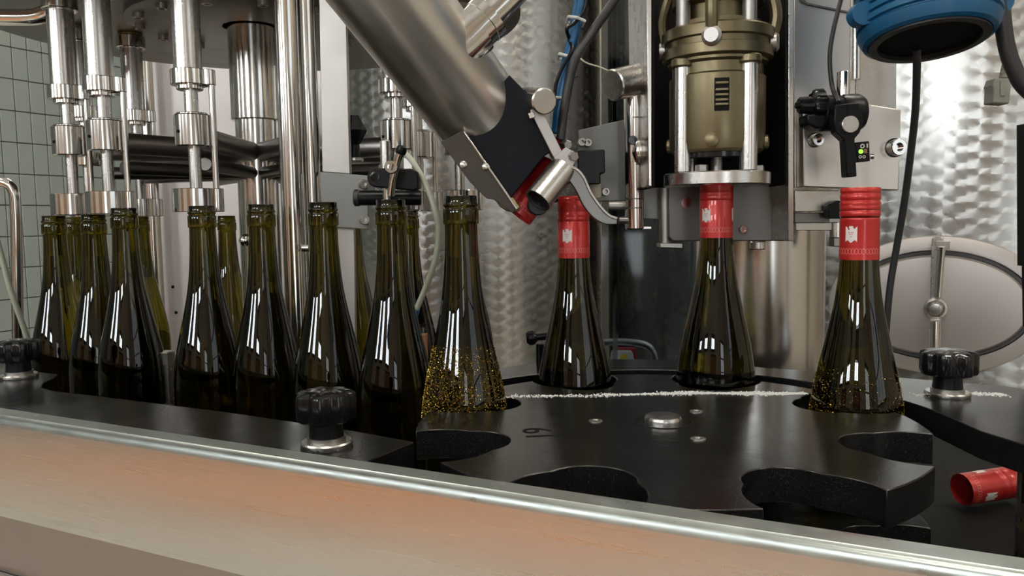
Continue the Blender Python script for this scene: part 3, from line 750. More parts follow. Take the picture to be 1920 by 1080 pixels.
def build_valve():
    def L(o, prof, seg=32): return lathe_vf(Vector((o[0] / 1000, o[1] / 1000, 0)), ZX, [(r / 1000, h / 1000) for r, h in prof], seg)
    def C(o, r, z0, z1, c=0.6, seg=32): return L(o, [(0, z0), (r - c, z0), (r, z0 + c), (r, z1 - c), (r - c, z1), (0, z1)], seg)
    parts = [('bell', join(C((-3, 0), 25.5, 0, 26.5), C((21, 0), 8.0, 0, 26.5)), 'polished'),
             ('lower_stem', C((-2, 0), 6.8, 26, 75), 'steel'),
             ('spring_collar', join(C((-3, 0), 20.0, 74, 110, 1.2), C((-3, 0), 17.5, 109.5, 112)), 'polished'),
             ('stem', C((-3, 0), 7.6, 111, 146), 'steel'),
             ('flange_ring', join(C((-4, 0), 20.5, 143, 160), C((18, 0), 7.5, 143, 160), C((-4, 0), 14.5, 138, 144)), 'polished'),
             ('upper_tube', C((-5, 0), 15.6, 159, 262), 'steel'),
             ('top_collar', C((-5, 0), 20.5, 252, 270, 1.0), 'polished'),
             ('mounting_foot', C((-5, 0), 17.0, 269, 274.0), 'brass'),
             ('guide_rod', C((21, 0), 3.6, 20, 155, seg=16), 'polished'),
             ('set_screw', lathe_vf(Vector((-0.012, -0.0175, 0.090)), Vector((-.45, -1, 0)), [(0, 0), (0.0018, 0), (0.0018, 0.0012), (0, 0.0012)], 12), 'black_matt')]
    for n, (v, f), mt in parts:
        me = bpy.data.meshes.new(n); me.from_pydata([tuple(x) for x in v], [], f); me.materials.append(MATS[mt])
        bm = bmesh.new(); bm.from_mesh(me); bmesh.ops.recalc_face_normals(bm, faces=bm.faces); bm.to_mesh(me); bm.free()
        for p_ in me.polygons: p_.use_smooth = True
        me.set_sharp_from_angle(angle=math.radians(35)); valve_meshes.append((n, me))
build_valve()
def valve(px, Y, label, rz=0.0):
    q = P(px, 390, Y); base = Vector((q.x, q.y, ZC + 0.016))
    t = E('filling_valve', label, 'filling valve', base, 'filling valves round the carousel'); t.rotation_euler = (0, 0, rz)
    for n, me in valve_meshes: child(n, me, t)
valve(373, 925, 'filling valve nearest the thick column, above the bottle row')
valve(209, 962, 'second filling valve from the left, with a tall upper tube')
valve(142, 1015, 'leftmost filling valve in front of the tiled wall')
valve(172, 1190, 'far filling valve seen between the two left valves', 0.5)
valve(268, 1235, 'far filling valve in front of the pale upright post', 0.2)
valve(752, 1005, 'filling valve behind the lever clamp under the slanted chute', -0.4)
valve(790, 1130, 'filling valve half hidden by the slanted chute, behind the clear hose', 0.3)
valve(866, 1085, 'filling valve just below the lower end of the slanted chute', 0.2)

# product pipe at the top left
pp = E('product_pipe', 'horizontal steel pipe at the top left in front of the tiles', 'pipe', P(20, 33, 1040))
tube('pipe', [P(-160, 30, 1045), P(-60, 31, 1045), P(20, 33, 1045), P(62, 32, 1045), P(84, 26, 1045), P(96, 17, 1046)], 0.0105, 'polished', pp, seg=20)
# clear hose and bent handle at the left
hb = E('bent_handle', 'bent chrome tube handle at the left edge', 'handle', P(16, 640, 1250))
tube('tube', [P(-26, 660, 1250), P(-26, 500, 1250), P(-25, 390, 1250), P(-18, 352, 1250), P(4, 342, 1250), P(24, 354, 1250), P(30, 395, 1250), P(32, 500, 1250), P(34, 655, 1250)], 0.0085, 'polished', hb, seg=16)
cyl('foot', P(34, 640, 1250), P(34, 672, 1250), 0.018, 'steel', hb)
cyl('foot', P(-26, 640, 1250), P(-26, 672, 1250), 0.018, 'steel', hb)
tube('clear_hose', [P(-20, 400, 1180), P(0, 470, 1180), P(22, 550, 1180), P(44, 612, 1185), P(60, 665, 1190)], 0.0042, 'hose_clear', label='thin clear hose hanging at the left edge', cat='hose')

# sheet-metal cover and pale upright post behind the carousel
sc_ = E('cover_panel', 'plain pale steel cover panel behind the carousel', 'panel', Vector((P(410, 300, 1900).x, 1.9, 0)))
a, b_ = P(290, 300, 1900), P(652, 300, 1900)
box('sheet', Vector(((a.x + b_.x) / 2, 1.9, 0.93)), (b_.x - a.x, 0.012, 1.86), 'sheet', sc_, bevel=0.002)
for px, py in ((324, 538), (330, 586)):
    lathe('rivet', P(px, py, 1894), -YA, [(0, 0), (0.004, 0), (0.003, 0.002), (0, 0.003)], 'black_matt', sc_, seg=12)
pb = P(281, 300, 1850); cyl('upright_post', Vector((pb.x, pb.y, 0)), Vector((pb.x, pb.y, 2.4)), 0.016, 'polished', label='pale chrome upright post beside the cover panel', cat='post', base=Vector((pb.x, pb.y, 0)))

# ================================================================== POLES AND BRACKET BEHIND THE BOTTLES
def pole(px, Y, r, label):
    q = P(px, 300, Y); return cyl('chrome_pole', Vector((q.x, q.y, ZC - 0.281)), Vector((q.x, q.y, ZC + 0.286)), r, 'polished', label=label, cat='pole', group='chrome poles behind the bottles', base=Vector((q.x, q.y, ZC - 0.281)), seg=40)
pole(546, 905, 0.0128, 'thick chrome pole standing left of the flat steel upright')
pole(583, 925, 0.0105, 'thinner chrome pole squeezed against the flat steel upright')
up = E('flat_upright', 'flat steel upright with a grey bolted bracket behind the bottles', 'bracket', Vector((P(630, 300, 915).x, 0.915, ZC - 0.281)))
ppx('upper_flat', [(597, -60), (646, -60), (656, 326), (604, 322)], 912, 12, 'steel_dull', up)
ppx('bracket', [(600, 322), (690, 329), (690, 430), (603, 424)], 902, 9, 'grey_plate', up)
ppx('lower_flat', [(603, 424), (664, 429), (668, 800), (610, 800)], 912, 10, 'sheet', up)
for px, py in ((680, 346), (681, 412)): bolt(up, P(px, py, 902), 0.0052, 0.012, 'steel', name='bolt', d=(0.35, -1, 0))
cyl('stud', P(566, 465, 890), P(580, 465, 890), 0.0042, 'steel', up)
bs = E('cone_knob', 'black cone-shaped knob half hidden behind the flat upright', 'knob', P(664, 300, 945))
lathe('grip', P(664, 272, 945), ZX, [(0, 0), (0.006, 0), (0.0135, 0.012), (0.0155, 0.0165), (0.0135, 0.020), (0.006, 0.034), (0, 0.035)], 'black_plastic', bs, seg=8)
cyl('stem', P(664, 297, 945), P(664, 271, 945), 0.0065, 'black_plastic', bs)
cyl('washer', P(664, 303, 945), P(664, 296, 945), 0.011, 'steel', bs)
q = P(461, 450, 1000); bl = E('ball_stud', 'round steel ball stud left of the column', 'stud', q + ZX * -0.008)
lathe('ball', q - ZX * 0.008, ZX, [(0, 0), (0.005, 0.001), (0.008, 0.005), (0.0085, 0.008), (0.007, 0.0125), (0.004, 0.0155), (0, 0.0165)], 'polished', bl, seg=24)
cyl('shank', q, q + Vector((0.03, 0.02, 0)), 0.003, 'steel', bl)
nt_ = PZ(312, 668, -150); cyl('steel_nut', nt_ - ZX * 0.131, nt_ + ZX * 0.006, 0.010, 'steel', label='small steel nut on a stud between the left bottles', cat='nut', seg=6)

# ------------------------------------------------------------------ lever clamp with vent rod and clear hose
YK = 800
lc = E('lever_clamp', 'black clamp with a steel lever above the open bottle left of the glittering one', 'clamp', P(738, 372, YK))
pts = [(705 + 17 * math.cos(t), 333 + 18 * math.sin(t)) for t in [math.radians(90 + 180 * i / 10) for i in range(11)]] + [(770, 316), (783, 322), (785, 352), (776, 357)]
ppx('clamp_body', pts, YK - 8, 22, 'black_plastic', lc, bevel=0.0012)
bolt(lc, P(703, 331, YK - 8), 0.0048, 0.0015, 'black_shiny', name='clamp_screw')
cyl('vent_rod', P(726, 400, YK + 24), P(723, 262, YK + 24), 0.0042, 'polished', lc)
cyl('rod_sleeve', P(724, 320, YK + 24), P(722, 264, YK + 24), 0.0052, 'steel', lc)
cyl('horizontal_bar', P(668, 371, YK + 32), P(790, 371, YK + 40), 0.0078, 'black_plastic', lc)
cyl('bar_end', P(664, 371, YK + 32), P(675, 371, YK + 32), 0.0088, 'rubber', lc)
v = join(tube_vf([P(733, 366, YK - 16), P(737, 335, YK - 20), P(745, 302, YK - 24), P(750, 288, YK - 26)], lambda t: 0.0036 + 0.0006 * t, 14))
mesh_obj('lever', v[0], v[1], 'polished', lc)
lathe('lever_hub', P(738, 315, YK - 9), Vector((0, -1, 0)), [(0.0068, 0), (0.0068, 0.016), (0.0058, 0.018), (0.0034, 0.018), (0.0034, 0.014), (0, 0.014)], 'polished', lc, seg=24)
lathe('lever_tip', P(750, 289, YK - 26), P(756, 270, YK - 28) - P(750, 289, YK - 26), [(0, 0), (0.0048, 0.0005), (0.0055, 0.004), (0.0045, 0.0075), (0, 0.009)], 'black_plastic', lc, seg=18)
hs = E('drip_hose', 'thin clear hose curving down beside the glittering bottle', 'hose', P(779, 588, 800))
tube('hose', [P(757, 284, YK + 20), P(775, 305, YK + 12), P(798, 345, YK), P(816, 395, YK - 4), P(822, 440, YK - 4), P(815, 490, YK - 4), P(798, 540, YK - 2), P(779, 584, YK)], 0.0030, 'hose_clear', hs)
cyl('fitting', P(781, 580, YK), P(776, 594, YK), 0.0036, 'blue_hose', hs)
tb_ = PZ(792, 690, -281); box('wood_block', P(792, 660, 905), (0.012, 0.012, 0.042), 'wood', label='small brown block between the lever-clamp bottle and the glittering bottle', cat='block')

# ================================================================== CAP CHUTE
ch = E('cap_chute', 'large slanted steel tube chute that feeds red caps', 'chute', P(965, 392, 740))
T0, T1 = P(896, 212, 745), P(700, -50, 645); T1 = T0 + (T1 - T0) * 1.5; td = (T1 - T0).normalized()
mesh_obj('tube', *pipe_vf(T0, T1, 0.0425, 0.0395, 72), 'tube_steel', ch, smooth=40)
mesh_obj('rim', *pipe_vf(T0 - td * 0.0005, T0 + td * 0.004, 0.0430, 0.0385, 72), 'steel_dark', ch, smooth=40)
c0, c1 = P(885, 62, 690), P(985, -36, 700); cd = (c1 - c0).normalized()
lathe('coupling', c0, cd, [(0, -0.02), (0.0215, -0.02), (0.0215, 0.004), (0.0190, 0.0045), (0.0190, 0.013), (0.0200, 0.0135), (0.0200, 0.021), (0.0125, 0.0215), (0.0115, 0.10), (0, 0.10)], 'polished', ch, seg=40)
npx = [(955, 140), (982, 168), (1003, 205), (1042, 278), (1019, 294), (955, 376), (935, 345), (868, 246)]
ppx('nose_front', npx, 709, 3, 'chute_black', ch, bevel=0.001)
ppx('nose_back', npx, 772, 3, 'chute_black', ch, bevel=0.001)
ppx('nose_top', [(984, 166), (1004, 203), (1049, 285), (1042, 290), (998, 212), (978, 174)], 712, 60, 'chute_black', ch, bevel=0.001)
ppx('nose_core', [(940, 190), (975, 190), (1010, 268), (960, 335), (900, 258)], 713, 58, 'chute_black', ch, bevel=0.001)
ppx('side_guard', [(826, 266), (868, 244), (969, 390), (962, 400), (925, 374), (912, 372), (880, 340)], 703, 2.5, 'guard_brown', ch, bevel=0.0006)
ppx('guard_edge', [(868, 246), (872, 247), (972, 391), (967, 393)], 701.5, 5, 'polished', ch, bevel=0.0004)
for px, py in ((869, 309), (911, 313)): lathe('rivet', P(px, py, 703), -YA, [(0.0035, 0), (0.0032, 0.0012), (0.0018, 0.002), (0, 0.0022)], 'steel', ch, seg=16)
ppx('brass_lip', [(926, 372), (962, 370), (976, 388), (968, 397), (950, 395), (936, 386)], 707, 58, 'brass', ch, bevel=0.001)
ppx('rail', [(994, 208), (1004, 190), (1012, 198), (1056, 288), (1047, 303), (1036, 292)], 700, 7, 'steel_dull', ch, bevel=0.0005)
ppx('square_bolt', [(990, 212), (1001, 209), (1004, 220), (993, 223)], 693, 8, 'polished', ch, bevel=0.0006)
cyl('end_disc', P(988, 186, 742), P(1021, 190, 690), 0.0112, 'steel', ch, seg=40)
ro = E('guide_roller', 'steel guide roller holding the cap at the chute mouth', 'roller', P(1004, 378, 700))
p0, p1 = P(1008, 376, 686), P(1056, 317, 702)
mesh_obj('roller_tube', *pipe_vf(p0, p1, 0.0122, 0.0105, 40), 'steel', ro, smooth=40)
cyl('roller_core', p0.lerp(p1, .04), p0.lerp(p1, .98), 0.0102, 'black_matt', ro)
lathe('rubber_wheel', P(1008, 384, 722), Vector((0.1, -1, 0)), [(0, -0.006), (0.0085, -0.006), (0.0095, -0.004), (0.0095, 0.004), (0.0085, 0.006), (0, 0.006)], 'rubber', ro, seg=32)
cyl('wheel_axle', P(1008, 384, 722), P(1045, 372, 724), 0.003, 'black_plastic', ro)
hg = E('hinge_plate', 'small bright hinge plate with hex bolts beside the chute mouth', 'hinge', P(1060, 320, 706))
ppx('plate', [(1038, 296), (1060, 276), (1076, 284), (1080, 300), (1066, 330), (1052, 314)], 698, 5, 'steel_dull', hg, bevel=0.0005)
for px, py, Y in ((1062, 271, 716), (1074, 293, 697)): lathe('hex_bolt', P(px, py, Y), Vector((0.25, -1, -0.15)), [(0, -0.008), (0.0042, -0.008), (0.0042, 0.004), (0.0036, 0.005), (0, 0.005)], 'steel_dull', hg, seg=6, smooth=20)
# springy blade lever
bl_px = spline([Vector((x, y, 0)) for x, y in [(1058, 312), (1078, 316), (1094, 332), (1108, 362), (1126, 388), (1142, 404), (1158, 410)]], 6)
lo_px = spline([Vector((x, y, 0)) for x, y in [(1052, 326), (1066, 338), (1080, 358), (1094, 386), (1112, 408), (1134, 420), (1157, 421)]], 6)
bd = E('spring_blade', 'curved steel blade arched over the smooth-capped bottle', 'blade', P(1158, 418, 700))
ppx('blade', [(q.x, q.y) for q in bl_px] + [(q.x, q.y) for q in reversed(lo_px)], 694, 9, 'steel_dark', bd, bevel=0.0008)
V, Fc = [], []
for i, q in enumerate(bl_px):
    tt = (bl_px[min(i + 1, len(bl_px) - 1)] - bl_px[max(i - 1, 0)]).normalized(); nn = Vector((-tt.y, tt.x, 0))
    for s_, dy in ((-3.0, 0), (2.4, 0), (2.4, 0.013), (-3.0, 0.013)): V.append(P(q.x + nn.x * s_, q.y + nn.y * s_, 692) + YA * dy)
for i in range(len(bl_px) - 1):
    for k in range(4): Fc.append((4 * i + k, 4 * i + (k + 1) % 4, 4 * i + 4 + (k + 1) % 4, 4 * i + 4 + k))
Fc += [(3, 2, 1, 0), tuple(4 * (len(bl_px) - 1) + k for k in range(4))]
mesh_obj('top_flange', V, Fc, 'steel_dull', bd, bevel=0.0006)
# the cap waiting at the mouth of the chute
q0, q1 = P(974, 397, 740), P(1044, 307, 746)
dd = (q1 - q0).normalized()
loose_cap(q0.lerp(q1, 0.44), dd, math.radians(20), 'red cap waiting in the mouth of the slanted chute')

# ------------------------------------------------------------------ air lines and cable behind the chute
al = E('air_lines', 'bundle of blue air lines with white ties', 'hose', P(1042, 262, 735))
for dx, Yo in ((-4, 0), (5, 4), (1, -6)):
    tube('blue_line', [P(1098 + dx * 1.6, -60, 748 + Yo), P(1088 + dx * 1.4, 0, 745 + Yo), P(1076 + dx, 60, 742 + Yo), P(1061 + dx, 125, 740 + Yo), P(1050 + dx, 190, 738 + Yo), P(1043 + dx * .8, 250, 736 + Yo)], 0.0031, 'blue_hose', al)
for (px, py, w_, sl) in ((1081, 35, 15, 4), (1066, 107, 17, 6), (1043, 184, 12, 0)):
    a_, b__ = P(px - w_, py - sl, 730), P(px + w_, py + sl, 730)
    tube('cable_tie', [a_, a_.lerp(b__, .5) - YA * 0.004, b__, b__ + YA * 0.02, a_ + YA * 0.02, a_], 0.0014, 'tie_white', al, seg=8, smooth_path=False)
bc = E('black_cable', 'black cable joining the blue air lines', 'cable', P(1046, 272, 735))
tube('sheath', [P(1185, -60, 742), P(1152, 0, 740), P(1112, 58, 738), P(1081, 105, 724), P(1068, 150, 724), P(1058, 205, 724), P(1051, 262, 724)], 0.0042, 'rubber', bc)
tube('red_wire', [P(1046, 258, 731), P(1051, 275, 728), P(1047, 293, 727)], 0.0034, 'red_tape', bc)
tube('thin_wire', [P(1102, -20, 726), P(1096, 18, 728), P(1078, 42, 730), P(1063, 54, 728), P(1068, 75, 736), P(1072, 95, 726), P(1054, 128, 726), P(1042, 160, 728), P(1041, 190, 730)], 0.0017, 'black_plastic', bc, seg=8)

# ------------------------------------------------------------------ solenoid bracket and shaft left of the capper
sb = E('solenoid_bracket', 'grey plate carrying a black solenoid left of the vertical shaft', 'bracket', P(1130, 376, 805))
ppx('plate', [(1085, 244), (1180, 222), (1180, 376), (1087, 378)], 812, 8, 'grey_plate', sb)
ppx('solenoid', [(1083, 282), (1134, 280), (1135, 324), (1126, 326), (1126, 345), (1083, 345)], 770, 36, 'black_plastic', sb, bevel=0.0012)
cyl('ivory_fitting', P(1116, 372, 785), P(1116, 344, 785), 0.0062, 'ivory', sb)
for px, py in ((1090, 268), (1101, 269), (1134, 360)): bolt(sb, P(px, py, 812), 0.004, 0.010, 'steel_dull')
cyl('cross_bar', P(1140, 386, 800), P(1180, 386, 800), 0.005, 'steel_dull', sb)
sh = E('vertical_shaft', 'vertical steel shaft with a T bar left of the capping head', 'shaft', P(1190, 430, 790))
cyl('shaft', P(1190, 430, 785), P(1187, 172, 785), 0.0092, 'polished', sh, seg=36)
for py in (222, 373, 390): cyl('groove_ring', P(1189, py + 1.5, 785), P(1189, py - 1.5, 785), 0.0094, 'steel_dark', sh, seg=36)
a_, b__ = P(1148, 160, 762), P(1206, 146, 786)
cyl('t_bar', a_, b__, 0.0148, 'steel', sh, seg=36)
bolt(sh, P(1186, 263, 776), 0.0043, 0.003, 'black_shiny', name='set_screw')
lathe('wing_nut', P(1198, 310, 774), ZX, [(0, 0), (0.004, 0.004), (0.0065, 0.012), (0.004, 0.022), (0, 0.027)], 'polished', sh, seg=20)
cyl('side_pin', P(1160, 413, 782), P(1182, 413, 782), 0.0035, 'steel_dark', sh)
ppx('foot_block', [(1176, 424), (1222, 424), (1222, 430), (1176, 430)], 782, 14, 'steel', sh)
for px, py in ((1207, 170), (1208, 216)): bolt(sh, P(px, py, 790), 0.004, 0.010, 'steel', d=(-1, -0.3, 0))
tube('pale_cord', [P(1086, 108, 900), P(1100, 118, 880), P(1125, 126, 840), P(1150, 137, 790)], 0.0009, 'ivory', label='pale cord tied to the T bar', cat='cord', seg=6)

# ================================================================== CAPPER HOUSING
hz = E('capper_housing', 'open steel capper housing with black interior above the raised bottle', 'housing', P(1350, 452, 790))
ppx('side_plate', [(1211, -70), (1222, -70), (1222, 350), (1216, 348)], 735, 108, 'steel', hz)
ppx('side_plate', [(1478, -70), (1489, -70), (1488, 452), (1478, 452)], 735, 108, 'steel', hz)
ppx('lining', [(1222, -70), (1228, -70), (1228, 352), (1222, 352)], 738, 100, 'black_matt', hz)
ppx('lining', [(1472, -70), (1478, -70), (1478, 346), (1472, 346)], 738, 100, 'black_matt', hz)
ppx('back_wall', [(1222, -70), (1478, -70), (1478, 352), (1222, 354)], 840, 5, 'black_matt', hz)
ppx('bracket_plate', [(1254, 352), (1478, 346), (1478, 452), (1262, 452), (1254, 444)], 784, 8, 'bracket_grey', hz, bevel=0.001)
ppx('corner_block', [(1205, 352), (1252, 352), (1252, 412), (1205, 410)], 800, 20, 'grey_plate', hz)
cyl('round_post', P(1247, 464, 792), P(1246, 352, 792), 0.0055, 'steel_dull', hz)
for px, py in ((1393, 430), (1463, 430)): bolt(hz, P(px, py, 784), 0.0042, 0.004, 'polished')
lathe('hole_ring', P(1287, 380, 784), -YA, [(0.0050, 0), (0.0050, 0.0008), (0.0038, 0.0008), (0.0038, 0.0004), (0, 0.0004)], 'polished', hz, seg=24)
ppx('foot', [(1238, 456), (1280, 456), (1280, 466), (1238, 464)], 780, 20, 'steel_dull', hz)
cyl('foot_stud', P(1420, 468, 800), P(1420, 452, 800), 0.008, 'steel', hz)

hx, hy = spos(1)
def hP(py): return Vector((hx / 1000, hy / 1000, P(1345, py, hy).z))
hd = E('capping_head', 'bronze capping head with steel rods pressing the raised bottle', 'capping head', hP(352))
zt = lambda py: hP(py).z - hP(352).z
def hl(name, prof, mat, seg=64): return lathe(name, hP(352), ZX, [(r / 1000, zt(py)) for r, py in prof], mat, hd, seg=seg)
hl('pressure_disc', [(0, 349), (46, 349), (47.5, 347), (47.5, 327), (46.5, 325), (0, 325)], 'steel')
hl('lower_plate', [(0, 300), (34, 300), (35, 298), (35, 288), (0, 288)], 'black_shiny')
hl('body', [(0, 289), (38, 289), (41, 284), (42.5, 270), (42.5, 150), (40, 146), (40, 128), (44, 124), (44, 118), (0, 118)], 'bronze')
hl('ring', [(0, 119), (45, 119), (48.5, 115), (48.5, 97), (46, 95), (46, 84), (49.5, 82), (49.5, 64), (47, 60), (0, 60)], 'bronze')
hl('neck', [(0, 61), (38, 61), (38, 48), (31, 44), (31, 18), (40, 14), (40, -6), (30, -10), (30, -70), (0, -70)], 'bronze')
hl('spindle', [(0, 326), (5, 326), (5, 299), (0, 299)], 'steel_dull', seg=24)
for k in range(4):
    a = math.radians(-62 + 90 * k); d = Vector((math.cos(a), math.sin(a), 0)) * 0.0395
    cyl('rod', hP(325) + d, hP(132) + d, 0.0075, 'steel', hd)
    cyl('rod_socket', hP(134) + d, hP(118) + d, 0.0105, 'bronze', hd)
    cyl('upper_rod', hP(62) + d * 1.0, hP(-70) + d * 1.0, 0.0062, 'steel_dull', hd)
    a2 = a + math.radians(42); e = Vector((math.cos(a2), math.sin(a2), 0))
    v = tube_vf([hP(78) + e * 0.047, hP(40) + e * 0.050, hP(0) + e * 0.046, hP(-50) + e * 0.036], 0.0055, 10); mesh_obj('roller_arm', v[0], v[1], 'bronze', hd)
    lathe('arm_screw', hP(270) + e * 0.0415, e, [(0.0062, 0), (0.0062, 0.003), (0.004, 0.004), (0, 0.004)], 'bronze', hd, seg=20)
    lathe('arm_hub', hP(88) + e * 0.046, e, [(0.0085, 0), (0.0085, 0.005), (0.006, 0.007), (0, 0.007)], 'steel_dull', hd, seg=20)
# slotted window with the coil spring in the front of the head
fd = Vector((-0.16, -1, 0)).normalized(); fx = Vector((1, -0.16, 0)).normalized()
box('spring_slot', hP(190) + fd * 0.0400, (0.0125, 0.006, 0.028), 'black_matt', hd, axes=(fx, fd, ZX), bevel=0.0004)
for py in (170, 182, 191, 200, 208): box('spring_coil', hP(py) + fd * 0.0428, (0.0110, 0.003, 0.0022), 'bronze', hd, axes=(fx, fd, ZX), bevel=0.0005)
for k, sx_ in enumerate((-0.020, 0.036)):
    cyl('foot_nut', hP(325) + Vector((sx_, -0.026 + 0.02 * k, 0)), hP(312) + Vector((sx_, -0.026 + 0.02 * k, 0)), 0.0058, 'steel_dull', hd, seg=6)

# column under the capper and bits beside it
q = P(1420, 560, 905)
cc = E('capper_column', 'large polished steel column below the capper housing', 'column', Vector((q.x, q.y, ZC - 0.281)))
cyl('column', Vector((q.x, q.y, ZC - 0.281)), Vector((q.x, q.y, ZC + 0.02)), 0.072, 'column_steel', cc, seg=72)
cyl('top_flange', Vector((q.x, q.y, ZC + 0.02)), Vector((q.x, q.y, ZC + 0.035)), 0.078, 'steel', cc, seg=72)
sbm = E('support_beam', 'pale steel beam and small fittings right of the capper bracket', 'beam', P(1530, 432, 800))
ppx('beam', [(1490, 357), (1582, 357), (1582, 396), (1490, 397)], 800, 30, 'steel', sbm)
ppx('under_bar', [(1490, 399), (1556, 398), (1556, 418), (1490, 418)], 806, 24, 'steel_dark', sbm)
ppx('small_plate', [(1492, 418), (1560, 417), (1560, 432), (1492, 432)], 802, 26, 'steel', sbm)
cyl('stud', P(1568, 446, 806), P(1568, 416, 806), 0.0075, 'steel', sbm)
cyl('stud_nut', P(1566, 462, 806), P(1566, 445, 806), 0.006, 'steel_dull', sbm, seg=6)
ppx('black_stop', [(1552, 384), (1570, 376), (1590, 378), (1590, 410), (1556, 410)], 785, 14, 'black_plastic', sbm)

# ================================================================== STEEL BLOCK, SENSOR
bk = E('steel_block', 'bright steel mounting block behind the sensor fork', 'block', P(1590, 355, 780))
ppx('back_plate', [(1489, -70), (1606, -70), (1602, 352), (1489, 352)], 800, 10, 'tube_steel', bk)
ppx('side_sheet', [(1606, -70), (1682, -70), (1680, 352), (1604, 352)], 806, 6, 'steel', bk)
cyl('bent_edge', P(1604, 150, 800), P(1606, -70, 800), 0.005, 'steel', bk)
ppx('top_seam', [(1500, 0), (1512, 8), (1600, 26), (1600, 23), (1514, 5), (1503, -6)], 798, 2, 'steel_dark', bk, bevel=0)
ppx('block', [(1506, 199), (1626, 195), (1690, 205), (1685, 357), (1506, 350)], 782, 17, 'tube_steel', bk, bevel=0.001)
for px, py, r in ((1527, 263, 0.0062), (1677, 277, 0.0082)):
    washer(bk, P(px, py, 782), r * 1.12, 0.0015, 'black_plastic'); bolt(bk, P(px, py, 780.5), r, 0.008, 'polished', d=(0.15, -1, 0))
sn = E('fork_sensor', 'black fork sensor with a green light and star knob above the right capped bottle', 'sensor', P(1597, 332, 735))
cyl('rod', P(1580, 205, 745), P(1582, 134, 745), 0.0060, 'polished', sn)
cyl('clamp_barrel', P(1538, 213, 745), P(1600, 212, 745), 0.0165, 'black_plastic', sn, seg=32)
lathe('clamp_dome', P(1598, 212, 745), Vector((1, 0, 0)), [(0.0172, -0.012), (0.0172, 0.004), (0.0145, 0.009), (0.008, 0.012), (0, 0.0125)], 'black_plastic', sn, seg=32)
ppx('clamp_lower', [(1512, 214), (1568, 212), (1568, 240), (1530, 241), (1514, 232)], 735, 22, 'black_plastic', sn, bevel=0.002)
kd = Vector((-1, 0, 0)); kp = P(1545, 197, 742)
n = 70; V, Fc = [], []; pf = [(0.86, 0), (1, 0.002), (1, 0.009), (0.9, 0.011), (0.55, 0.0115), (0.5, 0.022), (0.42, 0.0235), (0.1, 0.0236)]
for s, h in pf:
    for k in range(n):
        a = 2 * PI * k / n; lob = 0.0148 * (1 - (0.18 * (0.5 - 0.5 * math.cos(7 * a)) if s > 0.8 else 0))
        V.append(kp + kd * h + Vector((0, lob * s * math.cos(a), lob * s * math.sin(a))))
for i in range(len(pf) - 1):
    for k in range(n): Fc.append((i * n + k, i * n + (k + 1) % n, (i + 1) * n + (k + 1) % n, (i + 1) * n + k))
Fc += [tuple(range(n - 1, -1, -1)), tuple(range((len(pf) - 1) * n, len(pf) * n))]
mesh_obj('star_knob', V, Fc, 'black_shiny', sn, smooth=30)
cyl('knob_pin', kp + kd * 0.023, kp + kd * 0.026, 0.003, 'black_plastic', sn)
ppx('fork', [(1566, 197), (1611, 192), (1620, 226), (1613, 248), (1603, 260), (1607, 331), (1588, 332), (1584, 263), (1568, 248), (1564, 226)], 715, 13, 'black_plastic', sn, bevel=0.001)
lathe('pin', P(1592, 234, 715), -YA, [(0, 0), (0.0076, 0), (0.0076, 0.003), (0.0070, 0.0036), (0, 0.0036)], 'steel', sn, seg=36)
ppx('clamp_slit', [(1588, 196), (1590, 196), (1591, 217), (1589, 217)], 714.6, 1, 'black_matt', sn, bevel=0)
ppx('sensor_box', [(1604, 267), (1630, 264), (1632, 302), (1607, 304)], 720, 12, 'black_plastic', sn, bevel=0.0008)
lathe('status_light', P(1614, 284, 720), -YA, [(0.0020, 0), (0.0018, 0.0008), (0, 0.0010)], 'led_green', sn, seg=16)
ppx('amber_light', [(1620, 279), (1626, 279), (1626, 287), (1620, 287)], 719.6, 1, 'wood', sn, bevel=0)
ppx('printed_marks', [(1625, 269), (1627.5, 269), (1627.5, 277), (1625, 277)], 719.6, 1, 'print_white', sn, bevel=0)
for px, py in ((1613, 294), (1620, 294)): lathe('printed_ring', P(px, py, 719.9), -YA, [(0.0014, 0), (0.0014, 0.0003), (0.0008, 0.0003), (0.0008, 0)], 'print_white', sn, seg=12)
lathe('printed_gear', P(1617, 274, 719.9), -YA, [(0.0021, 0), (0.0021, 0.0003), (0.0011, 0.0003), (0.0011, 0)], 'print_white', sn, seg=8)
lathe('adjust_screw', P(1632, 293, 726), Vector((1, -.4, 0)), [(0.0026, 0), (0.0026, 0.003), (0.0012, 0.003), (0, 0.002)], 'steel', sn, seg=14)
tube('sensor_cable', [P(1590, -60, 760), P(1579, -10, 758), P(1563, 55, 755), P(1556, 105, 752), P(1560, 160, 748), P(1572, 192, 728)], 0.0021, 'rubber', sn)

# ================================================================== BLUE DRUM AND CABLES
dq = P(1741, 76, 640)
ax_ = (P(1741, -60, 652) - P(1752, 84, 640)).normalized()
dr = E('blue_drum', 'ribbed blue plastic motor drum hanging at the top right', 'motor', dq)
prof = [(0, 0.006), (0.038, 0.006), (0.041, 0.002), (0.044, 0.0), (0.0475, 0.0015), (0.0500, 0.006), (0.0512, 0.010)]
for i in range(6):
    h = 0.0115 + i * 0.0068; prof += [(0.0490, h), (0.0490, h + 0.0010), (0.0516, h + 0.0018), (0.0516, h + 0.0060)]
prof += [(0.0516, 0.054), (0.0516, 0.12), (0, 0.12)]
lathe('drum', dq, ax_, prof, 'blue_plastic', dr, seg=72)
lathe('rubber_rim', dq, ax_, [(0.037, -0.0015), (0.043, -0.0015), (0.043, 0.004), (0.037, 0.004), (0.037, -0.0015)], 'rubber', dr, seg=64)
lathe('bottom_plate', dq, ax_, [(0, 0.002), (0.037, 0.002), (0.037, 0.0065), (0, 0.0065)], 'black_matt', dr, seg=48)
